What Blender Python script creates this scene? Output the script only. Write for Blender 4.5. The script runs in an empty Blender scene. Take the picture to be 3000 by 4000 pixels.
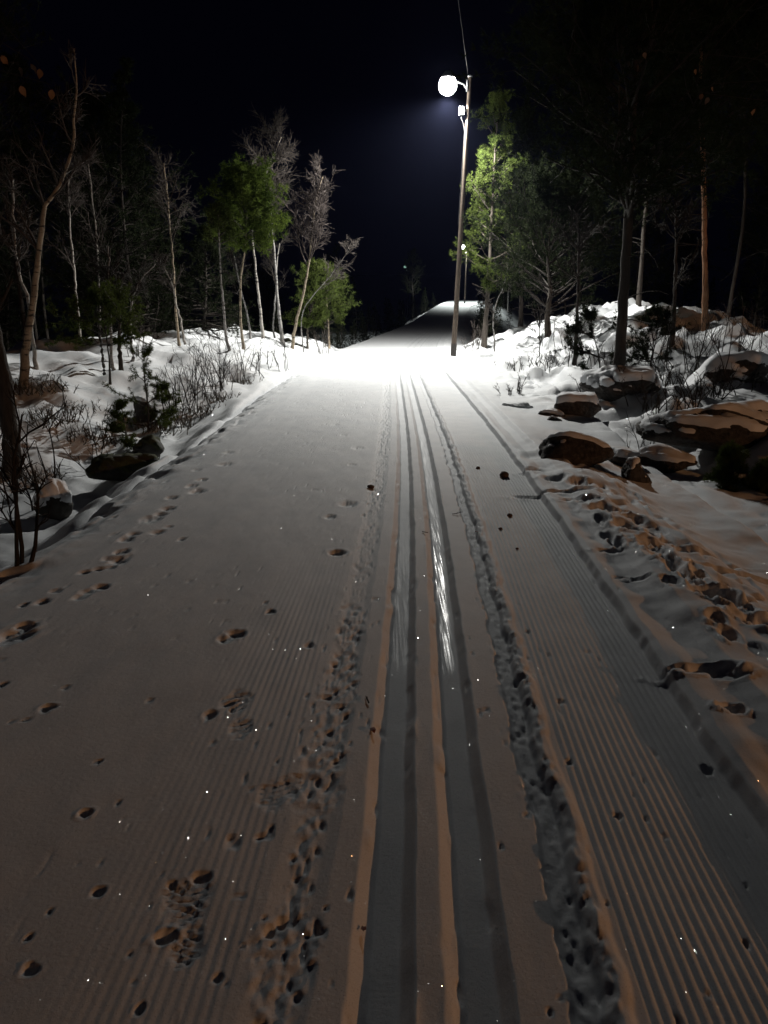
import bpy, math, random
import numpy as np
from mathutils import Vector

R = math.radians
S = bpy.context.scene
C = S.collection
rng = np.random.default_rng(7)
random.seed(7)

# ------------------------------------------------------------------ camera
CAM_H, PITCH, VFOV = 1.5, R(15.0), R(67.3)
cam_d = bpy.data.cameras.new('camera')
cam = bpy.data.objects.new('camera', cam_d)
C.objects.link(cam)
cam.location = (0, 0, CAM_H)
cam.rotation_euler = (R(90) - PITCH, 0, 0)
cam_d.sensor_fit = 'VERTICAL'
cam_d.angle = VFOV
cam_d.clip_start = 0.05
cam_d.clip_end = 2000
S.camera = cam

# ------------------------------------------------------------------ night sky
W = bpy.data.worlds.new('World')
S.world = W
W.use_nodes = True
bg = W.node_tree.nodes['Background']
bg.inputs['Color'].default_value = (0.30, 0.32, 1.0, 1)
bg.inputs['Strength'].default_value = 0.0017

S.view_settings.view_transform = 'Standard'
S.view_settings.look = 'None'
S.view_settings.exposure = 0.0
S.view_settings.gamma = 1.0
S.view_settings.use_curve_mapping = False
try:
    S.cycles.use_denoising = True
    S.cycles.max_bounces = 4
    S.cycles.diffuse_bounces = 2
    S.cycles.volume_bounces = 0
    S.cycles.adaptive_threshold = 0.03
    S.cycles.glossy_bounces = 2
    S.cycles.transparent_max_bounces = 8
    S.cycles.sample_clamp_indirect = 2.0
except Exception:
    pass

TRAIL_LAMP_W = 6600.0     # white trail lamp on the leaning pole
FAR_LAMP_W = 4200.0
SODIUM_W = 2450.0         # warm yard lamp to the right of the photographer

# ------------------------------------------------------------------ helpers: measuring
F = 2000.0 / math.tan(VFOV / 2)
cp, sp = math.cos(PITCH), math.sin(PITCH)


def ray(px, py):
    a = (px - 1500.0) / F
    b = (2000.0 - py) / F
    return np.array([a, cp + b * sp, -sp + b * cp])


def atz(px, py, z=0.0):
    d = ray(px, py)
    t = (z - CAM_H) / d[2]
    return np.array([d[0] * t, d[1] * t, z])


def aty(px, py, Y):
    d = ray(px, py)
    t = Y / d[1]
    return np.array([d[0] * t, Y, CAM_H + d[2] * t])


def sm(a, b, x):
    t = np.clip((np.asarray(x, float) - a) / (b - a), 0, 1)
    return t * t * (3 - 2 * t)


def hermite(xs, ys):
    xs = np.array(xs, float)
    ys = np.array(ys, float)
    m = np.gradient(ys, xs)

    def f(x):
        x = np.asarray(x, float)
        i = np.clip(np.searchsorted(xs, x) - 1, 0, len(xs) - 2)
        h = xs[i + 1] - xs[i]
        t = (x - xs[i]) / h
        tc = np.clip(t, 0, 1)
        h00 = 2 * tc**3 - 3 * tc**2 + 1
        h10 = tc**3 - 2 * tc**2 + tc
        h01 = -2 * tc**3 + 3 * tc**2
        h11 = tc**3 - tc**2
        v = h00 * ys[i] + h10 * h * m[i] + h01 * ys[i + 1] + h11 * h * m[i + 1]
        v = v + np.where(t > 1, (x - xs[-1]) * m[-1], 0) + np.where(t < 0, (x - xs[0]) * m[0], 0)
        return v
    return f


TAB = np.random.default_rng(3).random((256, 256))


def vn(x, y, s=0):
    x = np.asarray(x, float) + 17.3 * s
    y = np.asarray(y, float) + 31.7 * s
    xi = np.floor(x).astype(int)
    yi = np.floor(y).astype(int)
    fx = x - xi
    fy = y - yi
    fx = fx * fx * (3 - 2 * fx)
    fy = fy * fy * (3 - 2 * fy)
    a = TAB[xi & 255, yi & 255]
    b = TAB[(xi + 1) & 255, yi & 255]
    c = TAB[xi & 255, (yi + 1) & 255]
    d = TAB[(xi + 1) & 255, (yi + 1) & 255]
    return (a * (1 - fx) + b * fx) * (1 - fy) + (c * (1 - fx) + d * fx) * fy


def fbm(x, y, o=4, s=0):
    v, a, n = 0, 1.0, 0
    for k in range(o):
        v = v + a * vn(x * 2**k, y * 2**k, s + k * 3)
        n += a
        a *= 0.5
    return v / n


# ------------------------------------------------------------------ helpers: materials
def newmat(name):
    m = bpy.data.materials.new(name)
    m.use_nodes = True
    nt = m.node_tree
    b = nt.nodes['Principled BSDF']
    return m, nt, b


def N(nt, t, **kw):
    n = nt.nodes.new(t)
    for k, v in kw.items():
        if k in ('operation', 'blend_type', 'data_type', 'feature', 'attribute_name', 'noise_dimensions', 'wave_type', 'bands_direction'):
            setattr(n, k, v)
        else:
            n.inputs[k].default_value = v
    return n


def ramp(nt, src, stops):
    r = nt.nodes.new('ShaderNodeValToRGB')
    els = r.color_ramp.elements
    while len(els) < len(stops):
        els.new(0.5)
    for e, (p, c) in zip(els, stops):
        e.position = p
        e.color = (c[0], c[1], c[2], 1)
    nt.links.new(src, r.inputs[0])
    return r


def snow_mat(name, sparkle=True, icy=False, rough_bump=0.35, crumbs=60.0):
    m, nt, b = newmat(name)
    L = nt.links.new
    tc = nt.nodes.new('ShaderNodeTexCoord')
    n1 = N(nt, 'ShaderNodeTexNoise', Scale=3.0, Detail=5.0, Roughness=0.6)
    L(tc.outputs['Object'], n1.inputs['Vector'])
    col = ramp(nt, n1.outputs['Fac'], [(0.3, (0.72, 0.745, 0.77)), (0.7, (0.83, 0.845, 0.86))])
    b.inputs['Roughness'].default_value = 0.7
    b.inputs['Specular IOR Level'].default_value = 0.25
    n2 = N(nt, 'ShaderNodeTexNoise', Scale=crumbs, Detail=6.0, Roughness=0.65)
    L(tc.outputs['Object'], n2.inputs['Vector'])
    n3 = N(nt, 'ShaderNodeTexNoise', Scale=420.0, Detail=2.0)
    L(tc.outputs['Object'], n3.inputs['Vector'])
    b1 = N(nt, 'ShaderNodeBump', Strength=rough_bump, Distance=0.006)
    L(n2.outputs['Fac'], b1.inputs['Height'])
    b2 = N(nt, 'ShaderNodeBump', Strength=0.35, Distance=0.0012)
    L(n3.outputs['Fac'], b2.inputs['Height'])
    L(b1.outputs['Normal'], b2.inputs['Normal'])
    L(b2.outputs['Normal'], b.inputs['Normal'])
    L(col.outputs[0], b.inputs['Base Color'])
    if icy:
        at = N(nt, 'ShaderNodeAttribute', attribute_name='ice')
        st = N(nt, 'ShaderNodeTexNoise', Scale=1.0, Detail=4.0, Roughness=0.7)
        mp = N(nt, 'ShaderNodeMapping')
        mp.inputs['Scale'].default_value = (120, 2.0, 1)
        L(tc.outputs['Object'], mp.inputs['Vector'])
        L(mp.outputs[0], st.inputs['Vector'])
        patch = ramp(nt, st.outputs['Fac'], [(0.44, (0, 0, 0)), (0.60, (1, 1, 1))])
        mu = N(nt, 'ShaderNodeMath', operation='MULTIPLY')
        L(at.outputs['Fac'], mu.inputs[0])
        L(patch.outputs[0], mu.inputs[1])
        rr = N(nt, 'ShaderNodeMapRange')
        rr.inputs['To Min'].default_value = 0.7
        rr.inputs['To Max'].default_value = 0.17
        L(mu.outputs[0], rr.inputs['Value'])
        L(rr.outputs[0], b.inputs['Roughness'])
        sr = N(nt, 'ShaderNodeMapRange')
        sr.inputs['To Min'].default_value = 0.25
        sr.inputs['To Max'].default_value = 0.5
        L(mu.outputs[0], sr.inputs['Value'])
        L(sr.outputs[0], b.inputs['Specular IOR Level'])
        # polished ice keeps its grooves, loses the crumb relief
        inv = N(nt, 'ShaderNodeMapRange')
        inv.inputs['To Min'].default_value = rough_bump
        inv.inputs['To Max'].default_value = 0.06
        L(at.outputs['Fac'], inv.inputs['Value'])
        L(inv.outputs[0], b1.inputs['Strength'])
        mixc = N(nt, 'ShaderNodeMix', data_type='RGBA')
        L(at.outputs['Fac'], mixc.inputs[0])
        L(col.outputs[0], mixc.inputs[6])
        mixc.inputs[7].default_value = (0.60, 0.66, 0.70, 1)
        L(mixc.outputs[2], b.inputs['Base Color'])
    if sparkle:
        vo = N(nt, 'ShaderNodeTexVoronoi', feature='F1', Scale=330.0)
        L(tc.outputs['Object'], vo.inputs['Vector'])
        geo = nt.nodes.new('ShaderNodeNewGeometry')
        sub = N(nt, 'ShaderNodeVectorMath', operation='SUBTRACT')
        L(vo.outputs['Color'], sub.inputs[0])
        sub.inputs[1].default_value = (0.5, 0.5, 0.5)
        sc = N(nt, 'ShaderNodeVectorMath', operation='SCALE')
        L(sub.outputs[0], sc.inputs[0])
        sc.inputs['Scale'].default_value = 1.5
        ad = N(nt, 'ShaderNodeVectorMath', operation='ADD')
        L(sc.outputs[0], ad.inputs[0])
        L(geo.outputs['Normal'], ad.inputs[1])
        no = N(nt, 'ShaderNodeVectorMath', operation='NORMALIZE')
        L(ad.outputs[0], no.inputs[0])
        gl = N(nt, 'ShaderNodeBsdfGlossy', Roughness=0.09)
        gl.inputs['Color'].default_value = (1, 1, 1, 1)
        L(no.outputs[0], gl.inputs['Normal'])
        wn = nt.nodes.new('ShaderNodeTexWhiteNoise')
        L(vo.outputs['Color'], wn.inputs['Vector'])
        gt = N(nt, 'ShaderNodeMath', operation='GREATER_THAN')
        L(wn.outputs['Value'], gt.inputs[0])
        gt.inputs[1].default_value = 0.86
        lt = N(nt, 'ShaderNodeMath', operation='LESS_THAN')
        L(vo.outputs['Distance'], lt.inputs[0])
        lt.inputs[1].default_value = 0.40
        mk = N(nt, 'ShaderNodeMath', operation='MULTIPLY')
        L(gt.outputs[0], mk.inputs[0])
        L(lt.outputs[0], mk.inputs[1])
        hm = N(nt, 'ShaderNodeMath', operation='MULTIPLY')
        L(mk.outputs[0], hm.inputs[0])
        hm.inputs[1].default_value = 0.28
        mx = nt.nodes.new('ShaderNodeMixShader')
        L(hm.outputs[0], mx.inputs[0])
        L(b.outputs[0], mx.inputs[1])
        L(gl.outputs[0], mx.inputs[2])
        out = nt.nodes['Material Output']
        L(mx.outputs[0], out.inputs['Surface'])
    return m


def bark_mat(name, c1, c2, scale=6.0, stretch=0.25, bands=None, bump=0.6, rough=0.85):
    m, nt, b = newmat(name)
    L = nt.links.new
    tc = nt.nodes.new('ShaderNodeTexCoord')
    mp = N(nt, 'ShaderNodeMapping')
    mp.inputs['Scale'].default_value = (scale, scale, scale * stretch)
    L(tc.outputs['Object'], mp.inputs['Vector'])
    n = N(nt, 'ShaderNodeTexNoise', Scale=2.0, Detail=7.0, Roughness=0.7)
    L(mp.outputs[0], n.inputs['Vector'])
    r = ramp(nt, n.outputs['Fac'], [(0.32, c2), (0.62, c1)])
    last = r.outputs[0]
    if bands:
        mp2 = N(nt, 'ShaderNodeMapping')
        mp2.inputs['Scale'].default_value = (4, 4, 16)
        L(tc.outputs['Object'], mp2.inputs['Vector'])
        n2 = N(nt, 'ShaderNodeTexNoise', Scale=1.3, Detail=4.0, Roughness=0.65)
        L(mp2.outputs[0], n2.inputs['Vector'])
        k = ramp(nt, n2.outputs['Fac'], [(0.55, (0, 0, 0)), (0.63, (1, 1, 1))])
        mix = N(nt, 'ShaderNodeMix', data_type='RGBA')
        L(k.outputs[0], mix.inputs[0])
        L(last, mix.inputs[6])
        mix.inputs[7].default_value = (*bands, 1)
        last = mix.outputs[2]
    L(last, b.inputs['Base Color'])
    b.inputs['Roughness'].default_value = rough
    b.inputs['Specular IOR Level'].default_value = 0.2
    bm = N(nt, 'ShaderNodeBump', Strength=bump, Distance=0.02)
    L(n.outputs['Fac'], bm.inputs['Height'])
    L(bm.outputs['Normal'], b.inputs['Normal'])
    return m


def needle_mat(name, c1, c2):
    m, nt, b = newmat(name)
    L = nt.links.new
    tc = nt.nodes.new('ShaderNodeTexCoord')
    n = N(nt, 'ShaderNodeTexNoise', Scale=2.2, Detail=4.0)
    L(tc.outputs['Object'], n.inputs['Vector'])
    r = ramp(nt, n.outputs['Fac'], [(0.35, c1), (0.65, c2)])
    L(r.outputs[0], b.inputs['Base Color'])
    b.inputs['Roughness'].default_value = 0.9
    b.inputs['Specular IOR Level'].default_value = 0.04
    tr = nt.nodes.new('ShaderNodeBsdfTranslucent')
    L(r.outputs[0], tr.inputs['Color'])
    mx = nt.nodes.new('ShaderNodeMixShader')
    mx.inputs[0].default_value = 0.3
    L(b.outputs[0], mx.inputs[1])
    L(tr.outputs[0], mx.inputs[2])
    L(mx.outputs[0], nt.nodes['Material Output'].inputs['Surface'])
    return m


def plain(name, c, rough=0.8, var=0.35, scale=12.0, metal=0.0, relief=0.01):
    m, nt, b = newmat(name)
    L = nt.links.new
    tc = nt.nodes.new('ShaderNodeTexCoord')
    n = N(nt, 'ShaderNodeTexNoise', Scale=scale, Detail=5.0, Roughness=0.65)
    L(tc.outputs['Object'], n.inputs['Vector'])
    lo = tuple(v * (1 - var) for v in c)
    hi = tuple(min(1, v * (1 + var)) for v in c)
    r = ramp(nt, n.outputs['Fac'], [(0.3, lo), (0.7, hi)])
    L(r.outputs[0], b.inputs['Base Color'])
    b.inputs['Roughness'].default_value = rough
    b.inputs['Metallic'].default_value = metal
    bm = N(nt, 'ShaderNodeBump', Strength=0.4 if relief < .02 else 1.0, Distance=relief)
    L(n.outputs['Fac'], bm.inputs['Height'])
    L(bm.outputs['Normal'], b.inputs['Normal'])
    return m


def emit_mat(name, c, s):
    m, nt, b = newmat(name)
    b.inputs['Base Color'].default_value = (0.8, 0.8, 0.8, 1)
    b.inputs['Emission Color'].default_value = (*c, 1)
    b.inputs['Emission Strength'].default_value = s
    return m


M = {}
M['trail'] = snow_mat('groomed_snow', icy=True, rough_bump=0.25, crumbs=70)
M['snow'] = snow_mat('loose_snow', rough_bump=0.55, crumbs=28)
M['cap'] = snow_mat('snow_cap', sparkle=False, rough_bump=0.4, crumbs=30)
M['birch'] = bark_mat('birch_bark', (0.38, 0.36, 0.33), (0.18, 0.16, 0.14), 5, 0.6, (0.035, 0.03, 0.027))
M['birch_warm'] = bark_mat('birch_bark_tan', (0.36, 0.30, 0.22), (0.17, 0.135, 0.10), 5, 0.5, (0.04, 0.032, 0.026))
M['aspen'] = bark_mat('grey_smooth_bark', (0.30, 0.29, 0.28), (0.16, 0.15, 0.14), 4, 0.4, (0.05, 0.045, 0.04))
M['darkbark'] = bark_mat('dark_furrowed_bark', (0.055, 0.047, 0.04), (0.02, 0.017, 0.015), 9, 0.2, bump=1.0)
M['pinebark'] = bark_mat('pine_bark', (0.085, 0.072, 0.06), (0.034, 0.028, 0.023), 9, 0.22, bump=1.0)
M['redbark'] = bark_mat('upper_pine_bark', (0.34, 0.18, 0.10), (0.14, 0.075, 0.045), 9, 0.3, bump=0.8)
M['twig'] = bark_mat('twig_bark', (0.085, 0.072, 0.064), (0.04, 0.033, 0.03), 10, 1.0)
M['redtwig'] = bark_mat('red_twig_bark', (0.075, 0.060, 0.054), (0.04, 0.031, 0.028), 10, 1.0)
M['darktwig'] = bark_mat('dark_twig_bark', (0.038, 0.032, 0.027), (0.018, 0.015, 0.013), 10, 1.0)
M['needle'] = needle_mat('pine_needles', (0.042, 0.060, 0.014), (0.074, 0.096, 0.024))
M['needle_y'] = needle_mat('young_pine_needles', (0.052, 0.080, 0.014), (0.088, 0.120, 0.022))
M['needle_d'] = needle_mat('dim_forest_needles', (0.012, 0.017, 0.008), (0.021, 0.027, 0.012))  # spruces, and pines whose dim light is put into the needle colour
M['pole'] = bark_mat('weathered_pole_wood', (0.090, 0.070, 0.054), (0.042, 0.033, 0.026), 10, 0.08, bump=0.5)
M['tar'] = plain('tarred_wood', (0.022, 0.018, 0.015), 0.7)
M['metal'] = plain('painted_metal', (0.34, 0.35, 0.36), 0.45, 0.12, 20, 0.3)
M['white_box'] = plain('white_enamel', (0.72, 0.73, 0.74), 0.4, 0.06)
M['wire'] = plain('black_cable', (0.03, 0.03, 0.032), 0.5, 0.1)
M['lens'] = emit_mat('lit_lamp_glass', (1.0, 1.0, 0.97), 60.0)
M['lens_far'] = emit_mat('lit_far_lamp_glass', (0.97, 1.0, 0.98), 30.0)
M['lens_dim'] = emit_mat('dim_distant_lamp_glass', (0.45, 0.75, 0.6), 0.5)
M['lens_na'] = emit_mat('lit_sodium_glass', (1.0, 0.5, 0.2), 60.0)
M['rock'] = plain('granite', (0.050, 0.044, 0.039), 0.85, 0.75, 16, relief=.05)
M['rock_dark'] = plain('dark_rock', (0.05, 0.045, 0.038), 0.8, 0.5, 9)  # plain dark rock; also fills in for the shaded hollow
M['moss'] = plain('moss', (0.045, 0.05, 0.02), 0.95, 0.5, 30)
M['leaf'] = plain('withered_leaf', (0.13, 0.085, 0.058), 0.75, 0.3, 30)
M['dirt'] = plain('frozen_dirt', (0.09, 0.06, 0.045), 0.9, 0.5, 40)
M['redleaf'] = plain('red_brown_leaf', (0.17, 0.05, 0.032), 0.75, 0.4, 60)
M['heath'] = plain('heather', (0.075, 0.06, 0.04), 0.9, 0.4, 20)


# ------------------------------------------------------------------ helpers: objects
def mesh(name, V, Fc, mats, smooth=False, idx=None):
    V = np.asarray(V, float).reshape(-1, 3)
    me = bpy.data.meshes.new(name)
    if isinstance(Fc, np.ndarray):
        k = Fc.shape[1]
        nf = len(Fc)
        me.vertices.add(len(V))
        me.vertices.foreach_set('co', V.ravel())
        me.loops.add(nf * k)
        me.loops.foreach_set('vertex_index', Fc.ravel().astype(np.int32))
        me.polygons.add(nf)
        me.polygons.foreach_set('loop_start', np.arange(0, nf * k, k, dtype=np.int32))
        me.update(calc_edges=True)
    else:
        me.from_pydata(V.tolist(), [], Fc)
        me.update()
    for m in (mats if isinstance(mats, (list, tuple)) else [mats]):
        me.materials.append(m)
    if idx is not None:
        me.polygons.foreach_set('material_index', np.asarray(idx, np.int32))
    if smooth:
        me.polygons.foreach_set('use_smooth', np.ones(len(me.polygons), bool))
    return me


def obj(name, me, parent=None, loc=None):
    o = bpy.data.objects.new(name, me)
    C.objects.link(o)
    if parent is not None:
        o.parent = parent
    if loc is not None:
        o.location = loc
    return o


def tag(o, label, cat, group=None):
    o['label'] = label
    o['category'] = cat
    if group:
        o['group'] = group
    return o


def thing(name, label, cat, loc, group=None):
    o = bpy.data.objects.new(name, None)
    C.objects.link(o)
    o.empty_display_size = 0.2
    o.location = tuple(float(v) for v in loc)
    return tag(o, label, cat, group)


def copy_tree(root, loc, rotz=0.0, scale=1.0, label=None, group=None):
    r = root.copy()
    C.objects.link(r)
    r.location = loc
    r.rotation_euler = (0, 0, rotz)
    r.scale = (scale,) * 3
    if label:
        r['label'] = label
    if group:
        r['group'] = group
    for ch in list(root.children):
        c = ch.copy()
        C.objects.link(c)
        c.parent = r
    return r


class MB:
    """collects vertices and quads / triangles of one part"""
    def __init__(s):
        s.V, s.Q, s.n = [], [], 0

    def add(s, V, Fc):
        V = np.asarray(V, float).reshape(-1, 3)
        s.V.append(V)
        for f in Fc:
            s.Q.append(tuple(int(i) + s.n for i in f))
        s.n += len(V)

    def tubes(s, P, r, sides=3):
        """P (M,K,3) paths, r (M,K) radii"""
        P = np.asarray(P, float)
        r = np.asarray(r, float)
        m, k = P.shape[:2]
        T = np.gradient(P, axis=1)
        T /= np.linalg.norm(T, axis=2, keepdims=True) + 1e-9
        ref = np.where(np.abs(T[:, :1, 2:3]) > 0.8, np.array([1.0, 0, 0]), np.array([0, 0, 1.0]))
        ref = np.broadcast_to(ref, T.shape)
        A = np.cross(T, ref)
        A /= np.linalg.norm(A, axis=2, keepdims=True) + 1e-9
        B = np.cross(T, A)
        an = np.arange(sides) * 2 * np.pi / sides
        V = P[:, :, None, :] + r[:, :, None, None] * (np.cos(an)[None, None, :, None] * A[:, :, None, :] + np.sin(an)[None, None, :, None] * B[:, :, None, :])
        base = (np.arange(m)[:, None, None] * k + np.arange(k - 1)[None, :, None]) * sides
        j = np.arange(sides)[None, None, :]
        j2 = (j + 1) % sides
        q = np.stack([base + j, base + j2, base + sides + j2, base + sides + j], -1).reshape(-1, 4) + s.n
        s.V.append(V.reshape(-1, 3))
        s.Q.append(q)
        s.n += m * k * sides

    def box(s, c, h, rot=None):
        c = np.asarray(c, float)
        v = np.array([[x, y, z] for x in (-1, 1) for y in (-1, 1) for z in (-1, 1)], float) * np.asarray(h)
        if rot is not None:
            v = v @ np.asarray(rot).T
        s.add(v + c, [(0, 1, 3, 2), (4, 6, 7, 5), (0, 4, 5, 1), (2, 3, 7, 6), (0, 2, 6, 4), (1, 5, 7, 3)])

    def lathe(s, prof, n=20, mat=None, off=(0, 0, 0), cap=True):
        an = np.arange(n) * 2 * np.pi / n
        V = np.array([[r * np.cos(a), r * np.sin(a), z] for r, z in prof for a in an])
        if mat is not None:
            V = V @ np.asarray(mat).T
        V = V + np.asarray(off)
        k = len(prof)
        Fc = [(i * n + j, i * n + (j + 1) % n, (i + 1) * n + (j + 1) % n, (i + 1) * n + j) for i in range(k - 1) for j in range(n)]
        if cap:
            Fc.append(tuple(range((k - 1) * n, k * n)))
            Fc.append(tuple(range(n - 1, -1, -1)))
        s.add(V, Fc)

    def build(s, name, mats, smooth=False):
        V = np.concatenate(s.V)
        if all(isinstance(q, np.ndarray) for q in s.Q):
            return mesh(name, V, np.concatenate(s.Q), mats, smooth)
        Fc = []
        for q in s.Q:
            if isinstance(q, np.ndarray):
                Fc += [tuple(int(i) for i in r) for r in q]
            else:
                Fc.append(q)
        return mesh(name, V, Fc, mats, smooth)


# ------------------------------------------------------------------ terrain
path = hermite([0.0, 1.32, 1.69, 2.27, 3.3, 5.6, 9.2, 13.2, 18.5, 24, 33, 48, 60, 70, 88, 100, 115, 150, 220],
               [-.05, -.006, .007, .028, .071, .155, .235, .275, .327, .5, 1.15, 2.75, 4.3, 5.7, 8.5, 10.8, 15, 29, 62])
zb = hermite([-30, 0, 28, 38, 48, 60, 75, 88, 100, 115, 150, 220], [0, 0, 0, .01, .07, .30, 1.0, 1.75, 2.15, 2.3, 2.6, 4.0])

PROF_U = [-2.9, -2.55, -2.42, -2.25, -1.9, -1.2, -.34, -.31, -.27, -.19, -.155, -.082, -.032, .040, .074, .142, .191, .266, .300, .42, .436, .49, .506, .53, .55, .565, 1.09, 1.098, 1.115, 1.15, 1.25, 1.33, 1.39, 1.45, 1.6, 1.85, 2.2, 2.6, 3.0]
PROF_Z = [-.16, -.10, -.055, -.018, .004, .006, .004, .003, -.003, -.003, .001, .0, -.040, -.043, .0, .0, -.040, -.043, .0, .0, -.014, -.018, .012, .022, .018, .008, .0, .012, .050, .058, .044, .056, .084, .082, .070, .065, .05, .05, .05]


def macro(x, y):
    """ground without the groomed detail"""
    u = x - path(y)
    z = zb(y)
    far = sm(9.0, 17.0, y)
    e = -2.36 + .35 * sm(14, 24, y) + 0.22 * (vn(y * 2.1, 0 * y, 5) - .5) + 0.12 * (vn(y * 5.3, 0 * y, 6) - .5) + 0.22 * (vn(y * .5, 0 * y, 8) - .5)
    d = e - u
    zl_near = -.48 * sm(0, .8, d) + .72 * sm(.8, 3.6, d) + .28 * sm(3.4, 5.0, d) - 1.9 * sm(4.6, 11, d)
    zl_far = .12 * sm(0, .5, d) + .38 * sm(.3, 1.8, d) + .25 * sm(2, 4.5, d) - 2.0 * sm(4.2, 10, d)
    zl = zl_near * (1 - far) + zl_far * far
    lum = (fbm(x * 1.1, y * 1.1, 4, 2) - .5)
    lum2 = np.abs(vn(x * 1.7, y * 1.35, 9) - .5) * 1.3 + np.abs(vn(x * 3.9, y * 3.1, 14) - .5) * .6
    wl = sm(-.05, .9, d)
    zl = zl + wl * ((.34 + .2 * far) * lum + .17 * lum2 - .06) + .9 * sm(8, 40, d) * vn(x * .07, y * .07, 4)
    ff = sm(27, 34, y)
    zl = zl * (1 - ff) + ff * (-.95 * sm(.05, 1.6, d) - 3.2 * sm(1.5, 6.5, d) + .15 * lum)
    d2 = u - 2.15
    zr = .95 * sm(.4, 5.0, d2) * (.25 + .75 * sm(4, 10, y)) - 1.7 * sm(4.6, 11, d2)
    d3 = u - 1.45
    zr = zr + .45 * sm(0, 2.4, d3) * sm(14, 22, y)
    zr = zr - .19 * sm(0, .95, d3) * (1 - sm(7, 11, y))
    wr = sm(.0, 1.7, d2) * (.35 + .65 * sm(6, 9, y)) + .75 * sm(.1, 1.2, d3) * sm(9, 17, y) * (1 - sm(.0, 1.7, d2))
    zr = zr + wr * (.62 * lum + .46 * lum2 - .12) + .9 * sm(8, 40, d2) * vn(x * .07, y * .07, 6)
    zr = zr * (1 - ff) + ff * (-.6 * sm(0, 2.0, d3) - 2.8 * sm(2, 7, d3) + .15 * lum)
    hill = .045 * np.maximum(y - 130, 0) * sm(3, 30, np.abs(u + .5))
    return z + np.where(d > 0, zl, 0) + np.where(u > 1.45, zr, 0) + hill


def hit(px, py):
    d = ray(px, py)
    t = np.concatenate([np.arange(1.2, 30, .02), np.arange(30, 200, .2)])
    X, Y, Z = d[0] * t, d[1] * t, CAM_H + d[2] * t
    h = macro(X, Y)
    k = np.argmax(Z < h)
    if Z[k] >= h[k]:
        k = len(t) - 1
    return np.array([X[k], Y[k], h[k]])


# prints and pits pressed into the trail: pixel x, y, width in pixels, depth (m), elongation along y
PITS = [
    (588, 1771, 45, .02, 1), (681, 1813, 40, .02, 1), (648, 1873, 28, .02, 1), (768, 1834, 45, .02, 1.2), (892, 1768, 55, .025, 1.3),
    (883, 1815, 70, .03, 1.2), (790, 1876, 55, .03, 1.3), (747, 1900, 55, .03, 1.2), (765, 1921, 80, .035, 1.3), (672, 1945, 55, .035, 1.3),
    (657, 1988, 75, .035, 1.1), (630, 2009, 60, .03, 1.1), (594, 2027, 80, .02, 1.3), (657, 2060, 40, .03, 1), (615, 2081, 65, .03, 1.2),
    (524, 2087, 60, .035, 1), (494, 2108, 80, .03, 1.2), (446, 2087, 40, .02, 1), (476, 2156, 70, .04, 1), (422, 2184, 55, .035, 1),
    (458, 2190, 80, .03, 1.3), (431, 2217, 60, .03, 1), (386, 2223, 60, .025, 1), (332, 2235, 60, .025, 1), (482, 1982, 28, .03, 1),
    (443, 2015, 26, .035, 1.6), (711, 2108, 34, .03, 1), (395, 2295, 75, .045, 1), (347, 2313, 70, .04, 1.2), (313, 2334, 70, .03, 1.2),
    (217, 2310, 60, .025, 1), (166, 2350, 70, .03, 1), (93, 2362, 45, .035, 1), (99, 2449, 95, .05, 1), (60, 2485, 150, .035, 1.2), (922, 2480, 85, .04, 1),
    (885, 2502, 80, .025, 1), (256, 2690, 22, .04, 1.5), (187, 2772, 62, .055, 1), (9, 2681, 40, .045, 1), (45, 2829, 26, .025, 1),
    (105, 2817, 26, .02, 1), (820, 2796, 60, .035, 1.1), (904, 2778, 30, .02, 1), (386, 2983, 26, .025, 1), (585, 2741, 35, .02, 1),
    (1317, 2160, 75, .05, 1.1), (1290, 2022, 65, .028, 1.1), (1208, 2524, 50, .035, 1), (1420, 2014, 26, .03, 1),
    (1357, 1971, 70, .03, 1.6), (1399, 1751, 55, .016, 1.4), (1375, 1817, 42, .016, 1.2), (1340, 1700, 34, .012, 1.2), (1310, 1660, 40, .012, 1.2),
    (334, 3184, 60, .05, .8), (389, 3492, 60, .022, 1), (389, 2985, 20, .025, 1), (461, 3143, 24, .02, 1), (669, 3460, 40, .03, 1),
    (787, 3428, 95, .03, .7), (642, 3668, 105, .055, .8), (118, 3795, 75, .04, .9), (113, 3672, 34, .03, 1.3),
    (194, 3568, 26, .025, 1.3), (547, 3948, 40, .03, 1.4), (850, 3822, 50, .018, 1), (949, 3695, 24, .02, 1), (1055, 2395, 50, .035, .9), (1035, 2360, 25, .02, 1),
    (1075, 2505, 25, .015, 1), (2055, 3190, 26, .02, 1), (2410, 3195, 50, .02, .8), (2222, 2985, 40, .02, 1), (2030, 2665, 70, .045, .9),
    (2125, 2203, 22, .015, 1), (2013, 2208, 18, .015, 1), (2060, 2475, 36, .018, 1), (2060, 2580, 28, .02, 1), (2190, 2750, 44, .02, 1),
    (2760, 3010, 60, .03, 1.2),
]
TREAD = [(723, 3514, 200, .9), (741, 3695, 150, .9), (1067, 3098, 150, 1.0), (923, 2750, 140, .8), (945, 2850, 110, .8), (60, 2480, 170, .8), (590, 2030, 100, .8), (1150, 3060, 110, 1.0), (470, 2190, 90, .8)]
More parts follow.
